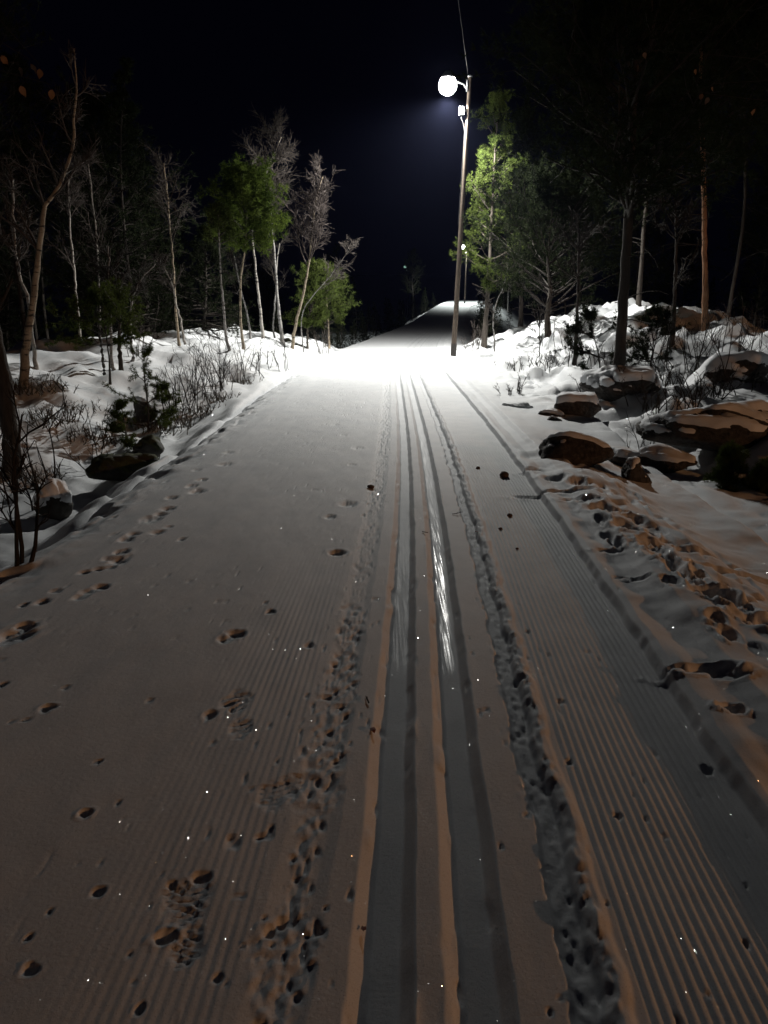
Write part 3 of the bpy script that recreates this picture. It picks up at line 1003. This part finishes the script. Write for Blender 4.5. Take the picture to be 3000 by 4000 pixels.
birch('right trunk of the slim forked pair, leaning left', [(738, 1432), (724, 1350), (712, 1290), (700, 1230), (690, 1200), (676, 1120), (640, 1040)], .032, 32, Y=18.7, crown=dict(c0=.6, n1=10, n2=5, n3=4, L1=.16))
pine('slim pale-stemmed pine with a sparse dim green top', [(904, 1442), (888, 1340), (874, 1220), (864, 1100), (858, 980), (855, 880), (852, 830)], .036, 33, Y=18.0, mat='aspen',
     crown=dict(c0=.80, whorls=6, per=5, Lmax=.55, n2=4, tuft=14, ln=.12, w=.012, mat='needle', dead=10, bmat='darktwig'))
pine('bright green pine crown among the left birches', [(956, 1425), (944, 1300), (938, 1180), (944, 1060), (958, 960), (962, 860), (958, 740)], .036, 34, Y=19.0, mat='birch_warm',
     crown=dict(c0=.66, whorls=9, per=6, Lmax=.95, n2=6, tuft=14, ln=.12, w=.013, mat='needle_y', puff=(5, .08), prof=[(0, .75), (.35, 1), (.75, .75), (1, .35)], dead=5))
birch('tall birch with a hazy twig crown, middle of the left group', [(1031, 1350), (1018, 1230), (1006, 1120), (992, 990), (984, 920), (990, 850), (1004, 790), (1030, 710), (1048, 650), (1080, 580), (1100, 535)], .048, 35, Y=22.5,
      crown=dict(c0=.48, n1=26, n2=9, n3=8, L1=.19, up=.10, mat='twig', tw=.006), r1=.012)
birch('grey straight trunk with a flared foot right of the tall birch', [(1106, 1342), (1092, 1240), (1080, 1110), (1072, 980), (1062, 890), (1056, 780), (1050, 680)], .054, 36, Y=23.0, mat='aspen', crown=dict(c0=.5, n1=18, n2=7, n3=6, L1=.17, mat='darktwig'))
birch('pale birch leaning right with a reddish twig crown', [(1138, 1348), (1158, 1250), (1180, 1170), (1196, 1090), (1208, 1010), (1216, 945), (1222, 870), (1236, 780), (1260, 690)], .046, 37, Y=22.0, mat='birch_warm',
      crown=dict(c0=.5, n1=24, n2=8, n3=7, L1=.18, up=.12, ang=.65, mat='redtwig', tw=.006), r1=.014)
birch('thin limb-like sapling leaning far right past the pale birch', [(1185, 1335), (1190, 1200), (1240, 1135), (1285, 1085), (1340, 1010), (1390, 940)], .02, 38, Y=22.8, mat='aspen', name='young_birch', crown=dict(c0=.5, n1=12, n2=5, n3=5, L1=.14), r1=.008)
birch('brown forked stem behind the bright green pine', [(980, 1365), (976, 1290), (966, 1230), (940, 1130), (915, 1000)], .03, 39, Y=21.5, mat='aspen', name='young_birch', crown=dict(c0=.5, n1=12, n2=5, n3=5, L1=.2, mat='darktwig'))
birch('short brown stem between the grey trunk and tall birch', [(1078, 1345), (1068, 1290), (1074, 1180), (1080, 1060), (1090, 950)], .03, 40, Y=24.5, mat='aspen', name='young_birch', crown=dict(c0=.5, n1=12, n2=5, n3=5, mat='darktwig'))
pine('small dark green pine right of the leaning pale birch', [(1200, 1335), (1204, 1250), (1230, 1150), (1238, 1060)], .04, 41, Y=24.5,
     crown=dict(c0=.3, whorls=8, per=6, Lmax=1.0, n2=6, tuft=18, ln=.13, w=.013, mat='needle', prof=[(0, .6), (.4, 1), (1, .3)], dead=4))
pine('small pine farthest along the left edge, twin pale stems', [(1285, 1330), (1282, 1250), (1276, 1180), (1275, 1080)], .04, 42, Y=27.0, mat='birch_warm',
     crown=dict(c0=.35, whorls=8, per=6, Lmax=.95, n2=6, tuft=16, ln=.13, w=.013, mat='needle', dead=4))
pine('large dim conifer looming behind the crooked tan birch', [(420, 1390), (400, 1000), (385, 700), (370, 420)], .13, 43, Y=24.0, mat='darkbark',
     crown=dict(c0=.22, whorls=18, per=6, Lmax=3.0, n2=7, tuft=14, ln=.16, w=.018, mat='needle_d', prof=[(0, .8), (.3, 1), (.6, .8), (1, .1)]))
pine('dark low spruce behind the slim forked pair', [(800, 1400), (802, 1200), (805, 1000), (806, 900)], .07, 44, Y=23.5, mat='darkbark', name='spruce_tree',
     crown=dict(c0=.08, whorls=16, per=6, Lmax=1.6, n2=6, tuft=14, ln=.10, w=.013, mat='needle_d', ang=1.7, up=.02, prof=[(0, 1), (.5, .6), (1, .08)], dead=0))

# forest behind: a few kinds, copied; dimness put into bark and needle colours
bgk = []
def bg_tree(kind, seed):
    h = [9.5, 11.5, 8.0, 10.0][kind]
    name = ['pine_tree', 'pine_tree', 'spruce_tree', 'birch_tree'][kind]
    t = thing(name, 'x', 'tree', (0, 0, 0))
    rg = np.random.default_rng(seed)
    P = np.array([[0, 0, -.2], [.1 * rg.normal(), .1 * rg.normal(), h * .35], [.2 * rg.normal(), .2 * rg.normal(), h * .7], [.2 * rg.normal(), .2 * rg.normal(), h]])
    Q, r = trunk_part(P, .075, .010, t, M[['darkbark', 'darkbark', 'darkbark', 'aspen'][kind]], 7, 14, seed=seed)
    if kind == 3:
        bare_crown(Q, r, t, seed, c0=.4, n1=22, n2=7, n3=6, L1=.17, tw=.007)
    elif kind == 2:
        pine_crown(Q, r, t, seed, c0=.07, whorls=18, per=6, Lmax=1.7, n2=6, tuft=10, ln=.13, w=.02, mat='needle_d', ang=1.7, up=.02, prof=[(0, 1), (.5, .6), (1, .06)], dead=0)
    else:
        pine_crown(Q, r, t, seed, c0=[.4, .5][kind], whorls=12, per=6, Lmax=2.2, n2=6, tuft=10, ln=.15, w=.022, mat='needle_d', dead=8)
    return t


bgk = [bg_tree(k, 200 + k) for k in range(4)]
KN = ['sparse-topped pine', 'tall dark pine', 'narrow spruce', 'bare pale birch']
ZONES = {'L': [(150, 'behind the crooked tan birch'), (400, 'behind the dark stem clump'), (650, 'left of the slim forked pair'), (900, 'behind the slim forked pair'), (9999, 'behind the bright green pine')],
         'R': [(2150, 'behind the slender lit pine'), (2400, 'left of the thick dark pine trunk'), (2650, 'right of the thick dark pine trunk'), (9999, 'beyond the orange-lit pine trunk')],
         'B': [(1500, 'low, where the far trail starts to bend'), (1660, 'low, left of the far lit bend'), (1800, 'low, along the far lit bend'), (9999, 'low, right of the far lit bend')],
         'F': [(700, 'far behind the left birches'), (1300, 'beyond the far end of the left edge'), (1650, 'beyond the dark trail bend'), (9999, 'far behind the lit pole and pines')]}
BGG = {'L': 'dark forest left of the trail', 'R': 'dark forest right of the trail', 'F': 'distant forest at the bend', 'B': 'young spruces along the far bend'}


def bg_label(k, x, y, s):
    px = 1500 + F * x / (y * cp)
    return 'dim ' + KN[k] + ' in the dark forest ' + next(t for lim, t in ZONES[s] if px < lim)


rb = np.random.default_rng(77)
spots = []


def scatter(side, n, fx, fy, mind):
    got = 0
    for _ in range(4000):
        if got >= n:
            break
        y = fy(rb.random())
        x = fx(rb.random(), y)
        u = x - float(path(y))
        if -4.2 < u < 3.6:
            continue
        if any((x - a)**2 + (y - b)**2 < mind**2 for a, b, _ in spots):
            continue
        spots.append((x, y, side))
        got += 1


scatter('L', 34, lambda r, y: -6.0 - r * (y * .55 - 2) - .12 * (y - 18), lambda r: 19 + 30 * r, 1.7)
scatter('R', 30, lambda r, y: 7.0 + r * (y * .6), lambda r: 13 + 26 * r, 1.5)
scatter('F', 40, lambda r, y: -28 + r * 75, lambda r: 52 + 75 * r, 2.6)
for y, uu in [(28, -3.4), (30, -3.0), (31.5, -3.8), (33, -2.9), (35, -3.3), (37, -2.9), (39, -3.4), (41, -3.0), (43, -3.4), (45, -3.0), (30, -5), (34, -5), (38, -5), (42, -5), (30, 3.4), (34, 3.0), (38, 3.2), (42, 3.0), (47, 3.3), (50, 3.0), (47, -3.6), (52, -3.8), (57, -3.5), (61, -4.2), (66, -3.6), (70, -4.4), (74, -3.6), (79, -4.0), (84, -3.7), (90, -4.2), (96, -4.0), (62, -6), (72, -6.5), (82, -6), (92, -7), (54, 3.8), (60, 3.5), (66, 3.8), (73, 3.6), (80, 3.9), (88, 4.2), (76, 5.5), (95, 4.5), (104, 3)]:
    spots.append((float(path(y)) + uu, y, 'B'))
used = set()
for i, (x, y, s) in enumerate(spots):
    k = 2 if s == 'B' else int(rb.choice(4, p=[.36, .30, .34, 0] if s == 'L' else ([.35, .45, .2, 0] if s == 'R' else [.3, .2, .4, .1])))
    loc = (x, y, float(macro(x, y)))
    sc = float(rb.uniform(.75, 1.15)) * {'F': .8, 'B': .34 if y > 46 else .23}.get(s, 1)
    if k not in used:
        used.add(k)
        t = bgk[k]
        t.location = loc
        t.scale = (sc,) * 3
        t.rotation_euler = (0, 0, float(rb.uniform(0, 6.28)))
        t['label'] = bg_label(k, x, y, s)
        t['group'] = BGG[s]
    else:
        copy_tree(bgk[k], loc, float(rb.uniform(0, 6.28)), sc, bg_label(k, x, y, s), BGG[s])


for x, y, sc, lab in [(9.0, 5.6, .70, 'young spruce added unseen off the right edge to shade the bank'), (9.9, 7.1, .75, 'taller added spruce, unseen off the right edge, shading the bank farther back'), (8.6, 7.6, .62, 'smallest added spruce, unseen off the right edge, shading the bank boulders')]:  # unseen spruces, added to keep the sodium light off the back of the bank
    copy_tree(bgk[2], (x, y, float(macro(x, y))), x * 3, sc, lab, 'unseen spruces added to shade the right bank')

# ------------------------------------------------------------------ boulders
import bmesh
_ico = {}


def ico(n):
    if n not in _ico:
        bm = bmesh.new()
        bmesh.ops.create_icosphere(bm, subdivisions=n, radius=1)
        V = np.array([v.co[:] for v in bm.verts])
        Fc = np.array([[v.index for v in f.verts] for f in bm.faces])
        bm.free()
        _ico[n] = (V, Fc)
    return _ico[n]


def n3(P, s):
    return (vn(P[:, 0] + P[:, 2] * .7, P[:, 1] - P[:, 2] * .6, s) + vn(P[:, 1] + P[:, 0] * .5, P[:, 2] * 1.1 + P[:, 0] * .3, s + 2)) * .5


def boulder(label, px, py, w, h, dep, seed, mat='rock', snow=.06, flat=.55, rot=0.0, at=None, sink=.3, sub=4, group=None, moss=False):
    """w,h,dep full sizes (m); stands on the ground where that pixel looks"""
    p = hit(px, py) if at is None else np.array([at[0], at[1], float(macro(at[0], at[1]))])
    t = thing('boulder', label, 'boulder', p, group)
    V, Fc = ico(sub)
    rg = np.random.default_rng(seed * 13 + 1)
    # a block cut by a dozen random planes, edges worn round, then weathered
    nk = unit(rg.normal(0, 1, (13, 3)))
    dk = rg.uniform(.72, 1.0, 13)
    q = np.maximum(V @ nk.T, .02) / dk
    rad = (q**9).sum(1)**(-1 / 9.0)
    rad = np.minimum(rad, 1.25)
    D = V * rad[:, None]
    D = D * (1 + .30 * (n3(V * 1.7 + seed, seed) - .5)[:, None] + .16 * (n3(V * 4 + seed, seed + 5) - .5)[:, None] + .10 * (n3(V * 11, seed + 7) - .5)[:, None] + .05 * (n3(V * 26, seed + 11) - .5)[:, None])
    c, s_ = math.cos(rot), math.sin(rot)
    D = D * np.array([w / 2, dep / 2, h * .62])
    D = D @ np.array([[c, s_, 0], [-s_, c, 0], [0, 0, 1]])
    D[:, 2] += h * .62 - h * sink
    D[:, 1] += dep * .35
    me = mesh('rock', D, Fc, M[mat], True)
    Nn = np.zeros(len(D) * 3, np.float32)
    me.vertices.foreach_get('normal', Nn)
    Nn = Nn.reshape(-1, 3)
    rk = obj('rock', me, t)
    if snow > 0:
        k = sm(flat - .45, flat + .35, Nn[:, 2] + .7 * (n3(V * 1.6, seed + 3) - .5) + .22 * (n3(V * 7, seed + 6) - .5))
        lift = snow * k * (.5 + .9 * n3(V * 2.2, seed + 4) + .25 * n3(V * 9, seed + 9) + .12 * n3(V * 22, seed + 10))
        Sv = D + np.array([0, 0, 1.0]) * lift[:, None] + Nn * (.2 * lift)[:, None] - Nn * (.02 * (1 - k))[:, None]
        keep = (k[Fc].max(1) > .02)
        obj('snow_cap', mesh('snow_cap', Sv, Fc[keep], M['cap'], True), t)
    if moss:
        k = sm(.1, .5, Nn[:, 2]) * sm(.45, .6, n3(V * 5, seed + 8))
        Sv = D + Nn * (.012 * k - .01 * (1 - k))[:, None] + np.array([0, 0, .03]) * (k * n3(V * 14, seed))[:, None]
        keep = (k[Fc].max(1) > .05)
        obj('moss', mesh('moss', Sv, Fc[keep], M['moss'], True), t)
    return t


boulder('oval brown boulder at the right trail edge, thin snow on top', 2235, 1822, .70, .30, .42, 1, snow=.02, flat=.85, sink=.22)
boulder('small red-brown stone right of the oval boulder', 2490, 1905, .32, .22, .32, 2, snow=.03, flat=.75, sink=.3)
boulder('low dark stone touching the oval boulder, snow beside it', 2440, 1835, .42, .20, .34, 3, snow=.03, flat=.6, sink=.25)
boulder('long low stone behind the small red-brown stone', 2620, 1835, .55, .18, .35, 4, snow=.03, flat=.6, rot=-.5, sink=.25)
boulder('huge orange-lit boulder at the right edge, snow along its top', 2905, 1762, 1.6, .50, .95, 5, snow=.06, flat=.92, sink=.26, sub=5)
boulder('snow-covered boulder under the thick dark pine trunk', 2470, 1545, 1.2, .42, .9, 7, snow=.09, flat=.68, sink=.42, sub=5)
boulder('grey boulder sloping left below the right snow bank', 2250, 1630, .60, .33, .5, 8, snow=.06, flat=.6, sink=.35)
boulder('brown boulder at the far right edge below the shrubs', 2930, 1500, .8, .4, .7, 12, snow=.09, flat=.5, sink=.4)
boulder('flat dark stone poking from the snow near the pole', 2160, 1640, .42, .12, .3, 13, snow=.03, flat=.8, sink=.3, rot=-.4)
boulder('small dark stone below the grey sloping boulder', 2170, 1660, .22, .12, .2, 14, snow=.0, sink=.3)
boulder('low buried stone on the snow slope beside the trail', 2030, 1610, .45, .10, .3, 15, snow=.035, flat=.75, sink=.35, rot=-.5)
boulder('dark mossy rock standing in for the shaded hollow at the left trail edge', 475, 1885, .66, .27, .45, 16, mat='rock_dark', snow=0, moss=True, rot=.5, sink=.25)  # this rock and the next put the hollow's shade in as dark stone
boulder('dark mossy rock standing in for the upper end of the shaded hollow', 560, 1795, .38, .26, .4, 17, mat='rock_dark', snow=0, moss=True, rot=.5, sink=.25)
boulder('dark rock with a snow lump beside the left shrub', 205, 2040, .30, .26, .3, 18, mat='rock_dark', snow=.07, flat=.6, sink=.2)
boulder('stone capped with snow under the small fir sapling', 560, 1660, .42, .32, .4, 23, mat='rock', snow=.04, flat=.75, sink=.2)


# ------------------------------------------------------------------ shrubs, saplings, plants
def shrub(label, px, py, h, n, seed, spread=.5, mat='darktwig', at=None, name='bare_shrub', n2=4, n3=3, tw=.0035, group=None, w0=.12, lean=(0, 0)):
    p = hit(px, py) if at is None else np.array([at[0], at[1], float(macro(at[0], at[1]))])
    rg = np.random.default_rng(seed)
    t = thing(name, label, 'shrub', p, group)
    P0 = np.stack([rg.normal(0, w0, n), rg.normal(0, w0, n), np.full(n, -.06)], -1)
    az = rg.uniform(0, 6.28, n)
    D = np.stack([np.cos(az) * spread * rg.random(n) + lean[0], np.sin(az) * spread * rg.random(n) + lean[1], np.ones(n)], -1)
    l = h * rg.uniform(.55, 1.15, n)
    B = grow(P0, D, l, 8, rg, .11, .05)
    mb = MB()
    mb.tubes(B, np.linspace(tw * 2.6, tw, 8)[None].repeat(n, 0), 4)
    obj('stems', mb.build('stems', M[mat]), t)['kind'] = 'stuff'
    P, T = pick(B, rg.uniform(.25, .98, (n, n2)), rg)
    B2 = grow(P, side_dirs(T, rg, .6), np.repeat(l, n2) * rg.uniform(.18, .42, n * n2), 5, rg, .14, .06)
    mb = MB()
    mb.tubes(B2, np.linspace(tw * 1.2, tw * .6, 5)[None].repeat(len(B2), 0), 3)
    P, T = pick(B2, rg.uniform(.2, .98, (len(B2), n3)), rg)
    B3 = grow(P, side_dirs(T, rg, .6), rg.uniform(.04, .13, len(P)) * h * 1.2, 3, rg, .15)
    mb.tubes(B3, np.linspace(tw * .8, tw * .45, 3)[None].repeat(len(B3), 0), 3)
    obj('twigs', mb.build('twigs', M[mat]), t)['kind'] = 'stuff'
    return t


shrub('bare forked shrub at the left trail edge in the foreground', 112, 2185, .85, 3, 301, spread=.45, tw=.006, w0=.03, n2=5, n3=4)
shrub('thin twiggy shrub behind the forked foreground shrub', 180, 2010, .95, 5, 302, spread=.4, tw=.005, w0=.06)
shrub('bare twigs in front of the dark foreground trunk', 95, 1960, .8, 5, 303, spread=.4, tw=.0045)
shrub('arching bare twigs beside the dark shaded hollow', 390, 1830, .7, 4, 304, spread=.8, tw=.003, lean=(-.3, 0))
for i, (px, py, h, n, lab) in enumerate([
        (660, 1640, .75, 9, 'upright bare shrub just right of the fir sapling'),
        (715, 1600, .8, 9, 'second bare shrub from the fir sapling along the left edge'),
        (765, 1575, .9, 11, 'tall bare shrub, third from the fir sapling'),
        (815, 1545, .95, 12, 'dense dark shrub in the middle of the left edge row'),
        (870, 1520, .95, 12, 'dark shrub in front of the slim pale-stemmed pine'),
        (930, 1490, .8, 10, 'bushy shrub below the bright green pine'),
        (1000, 1462, .7, 10, 'shrub on the snow edge below the tall birch'),
        (1075, 1440, .6, 9, 'low shrub below the grey flared trunk'),
        (1330, 1345, 1.1, 14, 'pale twiggy bush at the far end of the left edge'),
        (1400, 1335, .9, 12, 'last pale twiggy bush before the dark trail bend'),
        (1255, 1375, .8, 12, 'twiggy bush below the small far pine'),
        (560, 1395, 1.1, 6, 'thin saplings at the top of the left snow slope')]):
    shrub(lab, px, py, h, n, 310 + i, spread=.4, mat='twig' if i > 7 else 'darktwig', tw=.003, w0=.16, group='bare shrubs along the left edge')
shrub('frosty bush between the pole and the slender pine', 1840, 1380, .9, 14, 330, spread=.6, mat='twig', w0=.25)
shrub('low twigs on the snow mound right of the pole', 1975, 1555, .35, 4, 331, spread=.5, w0=.05)
shrub('tiny dark twigs in the snow hollow right of the pole', 2025, 1548, .4, 5, 332, spread=.7, w0=.06)
shrub('tall thin grass-like twigs behind the small stones', 2500, 1770, .55, 6, 333, spread=.25, tw=.0022, n2=2, n3=1)
shrub('thin twigs in front of the snow-draped boulder', 2570, 1760, .6, 5, 334, spread=.25, tw=.0022, n2=2, n3=1)
shrub('reddish-brown brush at the far right edge', 2900, 1440, 1.0, 16, 335, spread=.6, mat='redtwig', w0=.35)
shrub('dark tangle of twigs under the orange-lit pine', 2720, 1440, 1.0, 14, 336, spread=.7, w0=.35)
shrub('dark brush around the dim right bank', 2560, 1400, .9, 12, 337, spread=.7, w0=.35)
shrub('brush at the foot of the slim dark trunk', 2230, 1345, .8, 12, 338, spread=.7, w0=.3)


def sapling(label, px, py, h, seed, mat='needle_d', Lmax=.3, whorls=6, per=4, name='fir_sapling', c0=.15, at=None, tuft=40, ln=.045, w=.005, ang=1.45, lean=0.0, n2=4, prof=None):
    p = hit(px, py) if at is None else np.array([at[0], at[1], float(macro(at[0], at[1]))])
    t = thing(name, label, 'sapling', p)
    P = np.array([[0, 0, -.06], [.02 + lean * .4 * h, 0, h * .4], [lean * h * .7, .01, h * .7], [lean * h, 0, h]])
    Q, r = trunk_part(P, .012 + h * .008, .004, t, M['darkbark'], 6, 12, seed=seed, wob=.003)
    pine_crown(Q, r, t, seed, c0=c0, whorls=whorls, per=per, Lmax=Lmax, n2=n2, tuft=tuft, ln=ln, w=w, mat=mat, ang=ang, up=.04, dead=0, bmat='darktwig', prof=prof or [(0, .9), (.4, 1), (1, .35)])
    return t


sapling('small green fir sapling at the left trail edge', 580, 1690, 1.05, 401, mat='needle', Lmax=.5, whorls=4, per=4, n2=3)
sapling('low green fir shoot right of the fir sapling', 640, 1665, .5, 402, mat='needle', Lmax=.3, whorls=4)
sapling('low green fir shoot left of the fir sapling', 490, 1745, .5, 403, mat='needle', Lmax=.22, whorls=4)
sapling('bushy green pine sapling among the dark stem clump', 430, 1500, 1.3, 404, mat='needle', Lmax=.8, whorls=6, per=5, c0=.5, ln=.07, w=.008)
sapling('leaning pine sapling left of the thick dark trunk', 2350, 1485, .95, 405, mat='needle_d', Lmax=.6, whorls=4, lean=-.25, ln=.07, w=.008)
sapling('small pine bush right of the thick dark trunk', 2540, 1425, .8, 406, mat='needle_d', Lmax=.6, whorls=5, ln=.07, w=.008)
sapling('dark evergreen bush on the right snow, by the huge boulder', 2850, 1900, .28, 407, mat='needle', Lmax=.17, whorls=5, per=5, ln=.05, w=.006, c0=.02, prof=[(0, 1), (.5, .8), (1, .4)])
sapling('tiny dark evergreen at the right edge of the snow', 2985, 1915, .18, 408, mat='needle', Lmax=.13, whorls=5, per=6, ln=.05, w=.006, c0=.02)


for i, (px, py, h, n, w, lab) in enumerate([
        (190, 1640, .22, 60, .22, 'patch of dark heather right of the crooked tan birch'),
        (150, 1520, .25, 60, .30, 'patch of heather beside the foot of the pale birch stem'),
        (330, 1700, .20, 50, .18, 'heather patch in the middle of the left snow slope'),
        (250, 1600, .18, 50, .22, 'heather tuft on the upper left snow slope'),
        (120, 1890, .24, 50, .16, 'heather tuft right of the dark foreground trunk'),
        (400, 1720, .16, 40, .14, 'small heather tuft above the dark shaded hollow'),
        (620, 1680, .22, 60, .16, 'dry heather at the foot of the fir sapling'),
        (690, 1650, .20, 50, .16, 'dry heather between the first shrubs of the left edge'),
        (760, 1610, .20, 50, .16, 'dry heather under the tall third shrub'),
        (850, 1560, .20, 50, .18, 'dry heather under the dense dark shrub'),
        (960, 1500, .20, 50, .20, 'dry heather below the bushy shrub'),
        (540, 1790, .18, 40, .14, 'dry grass hanging over the shaded hollow')]):
    shrub(lab, px, py, h, n, 350 + i, spread=1.3, mat='heath', tw=.003, w0=w, n2=3, n3=2, name='heather_clump', group='heather clumps on the left slope')


for i, (px, py, h, n, w, lab) in enumerate([
        (2350, 1560, .35, 30, .25, 'dark heath twigs left of the boulder under the thick trunk'),
        (2620, 1600, .35, 30, .25, 'dark heath twigs above the huge orange-lit boulder'),
        (2130, 1440, .40, 30, .30, 'twiggy heath on the right snow bank near the sapling'),
        (2560, 1500, .45, 36, .30, 'heath tangle right of the thick dark trunk foot'),
        (2820, 1540, .45, 36, .30, 'dark heath tangle at the right edge above the huge boulder'),
        (2010, 1440, .25, 24, .20, 'small heath tuft on the bank by the crooked sapling'),
        (2400, 1420, .40, 30, .30, 'heath behind the thick dark trunk')]):
    shrub(lab, px, py, h, n, 370 + i, spread=.9, mat='darktwig', tw=.0035, w0=w, n2=4, n3=3, name='heath_shrub', group='heath on the right bank')


# two leaf-bearing young trees close to the camera, only their branches reach the frame
def leaf_mesh(ln, w, seed):
    rg = np.random.default_rng(seed)
    prof = [(0, .05), (.15, .7), (.35, 1), (.6, .8), (.85, .35), (1, .02)]
    V, Fc = [], []
    for s, k in prof:
        for j in (-1, 0, 1):
            V.append((j * k * w / 2, .18 * ln * math.sin(s * 3) * (1 if j else .7) + rg.normal(0, .002), -s * ln))
    for i in range(len(prof) - 1):
        for j in range(2):
            a = i * 3 + j
            Fc.append((a, a + 1, a + 4, a + 3))
    me = mesh('leaf', V, Fc, M['leaf'], True)
    return me


LEAF = [leaf_mesh(.048, .032, s) for s in (1, 2, 3)]


def leaf_tree(label, base, tips, seed):
    base = np.array([base[0], base[1], float(macro(base[0], base[1])) - .1])
    t = thing('young_birch', label, 'tree', base)
    rg = np.random.default_rng(seed)
    top = np.mean(tips, 0) + np.array([np.sign(base[0]) * .9, .3, 1.2]) - base
    Q, r = trunk_part(np.array([[0, 0, 0], [.05, .02, top[2] * .4], [top[0] * .4, top[1] * .3, top[2] * .75], top]), .035, .01, t, M['aspen'], 8, 16, seed=seed)
    mb = MB()
    for k, tip in enumerate(tips):
        a = Q[8 + (k * 2) % 7]
        b = tip - base + np.array([0, 0, .02])
        m_ = (a + b) / 2 + np.array([0, 0, .15]) + rg.normal(0, .05, 3)
        P = resample(np.array([a, m_, b]), 8)
        mb.tubes(P[None], np.linspace(.006, .0015, 8)[None], 4)
    obj('branches', mb.build('branches', M['darktwig']), t)['kind'] = 'stuff'
    for k, tip in enumerate(tips):
        lf = obj('leaf', LEAF[k % 3], t, tuple(tip - base))
        lf.rotation_euler = (rg.uniform(-.5, .5), rg.uniform(-.6, .6), rg.uniform(-.8, .8))


leaf_tree('withered orange leaves hanging on twigs at the upper left corner', (-3.9, 3.9),
          [aty(a, b, y) for a, b, y in [(80, 335, 3.9), (205, 350, 4.0), (120, 250, 4.3), (155, 268, 4.2), (75, 262, 4.5), (5, 215, 4.1)]], 501)
leaf_tree('withered leaves on twigs high on the right', (4.6, 6.0),
          [aty(a, b, y) for a, b, y in [(2768, 380, 5.8), (2785, 340, 6.0), (2742, 365, 6.2), (2720, 270, 6.4), (2515, 205, 6.6), (2950, 425, 6.2)]], 502)


# ------------------------------------------------------------------ litter on the trail
def clod(label, px, py, size, seed, mat='dirt', name='dirt_clod', flat=.7, cat='dirt clod'):
    p = atz(px, py, .005)
    V, Fc = ico(2)
    D = V * (1 + .9 * (n3(V * 1.6 + seed, seed) - .5)[:, None]) * np.array([1, .9, flat]) * size / 2
    D[:, 2] += size * .22 * flat
    o = obj(name, mesh(name, D, Fc, M[mat], False), None, tuple(p))
    tag(o, label, cat)


clod('brown clod on the corduroy by the oval boulder', 1970, 1862, .085, 1)
clod('brown clod with a lighter top left of the ski tracks', 1450, 1905, .06, 2)
clod('small dark crumb on the right corduroy below the big clod', 1992, 2016, .045, 3)
clod('small dark crumb right of the first crumb on the corduroy', 1868, 1830, .04, 4)
clod('dark crumb at the left edge of the right corduroy', 1955, 2068, .03, 5)
clod('tiny dark crumb near the middle of the right corduroy', 2020, 2145, .02, 6)


def flat_leaf(label, px, py, ln, w, ang, name='fallen_leaf', mat='redleaf', z=.006, cat='leaf'):
    p = atz(px, py, z)
    me = leaf_mesh(ln, w, int(px))
    me.materials[0] = M[mat]
    o = obj(name, me, None, tuple(p))
    o.rotation_euler = (R(80), 0, ang)
    tag(o, label, cat)


flat_leaf('dark red leaf lying left of the left ski track', 1462, 2860, .045, .022, .3)
flat_leaf('brown leaf stuck on the left ski track wall near the viewer', 1422, 3640, .022, .016, .2, z=-.012)
flat_leaf('red-brown leaf on the crest right of the ski tracks', 1872, 2080, .04, .025, .6)


def twig(label, px, py, ln, ang, seed, z=.006):
    p = atz(px, py, z)
    rg = np.random.default_rng(seed)
    B = grow(np.zeros((1, 3)), np.array([[math.cos(ang), math.sin(ang), .02]]), np.array([ln]), 7, rg, .1)
    mb = MB()
    mb.tubes(B, np.linspace(.0035, .0018, 7)[None], 5)
    P, T = pick(B, np.array([[.4, .7]]), rg)
    mb.tubes(grow(P, side_dirs(T, rg, .5), np.array([ln * .2] * 2), 3, rg, .1), np.linspace(.002, .001, 3)[None].repeat(2, 0), 4)
    o = obj('fallen_twig', mb.build('fallen_twig', M['darktwig'], True), None, tuple(p))
    tag(o, label, 'twig')


twig('short twig lying left of the ragged strip right of the tracks', 1766, 2008, .085, .05, 1)
twig('curved twig between the two ski tracks', 1650, 2076, .07, -.9, 2)
twig('thin twig on the snow left of the left track', 1440, 2745, .06, 1.9, 3)


# ------------------------------------------------------------------ haze added for the glow round the lamp
V8 = np.array([[x, y, z] for x in (-110, 140) for y in (-60, 470) for z in (-6, 60)], float)
hz = obj('haze', mesh('haze', V8, [(0, 1, 3, 2), (4, 6, 7, 5), (0, 4, 5, 1), (2, 3, 7, 6), (0, 2, 6, 4), (1, 5, 7, 3)], []))
hm = bpy.data.materials.new('lamp_glow_haze')
hm.use_nodes = True
hm.node_tree.nodes.clear()
hv = hm.node_tree.nodes.new('ShaderNodeVolumePrincipled')
hv.inputs['Color'].default_value = (.45, .52, 1.0, 1)  # blue put into the haze to colour the added lamp glow
hv.inputs['Density'].default_value = 0.00022
hv.inputs['Anisotropy'].default_value = 0.85
ho = hm.node_tree.nodes.new('ShaderNodeOutputMaterial')
hm.node_tree.links.new(hv.outputs[0], ho.inputs['Volume'])
hz.data.materials.append(hm)
hz['kind'] = 'stuff'
hz['label'] = 'thin blue haze added to make the glow round the lit lamp'
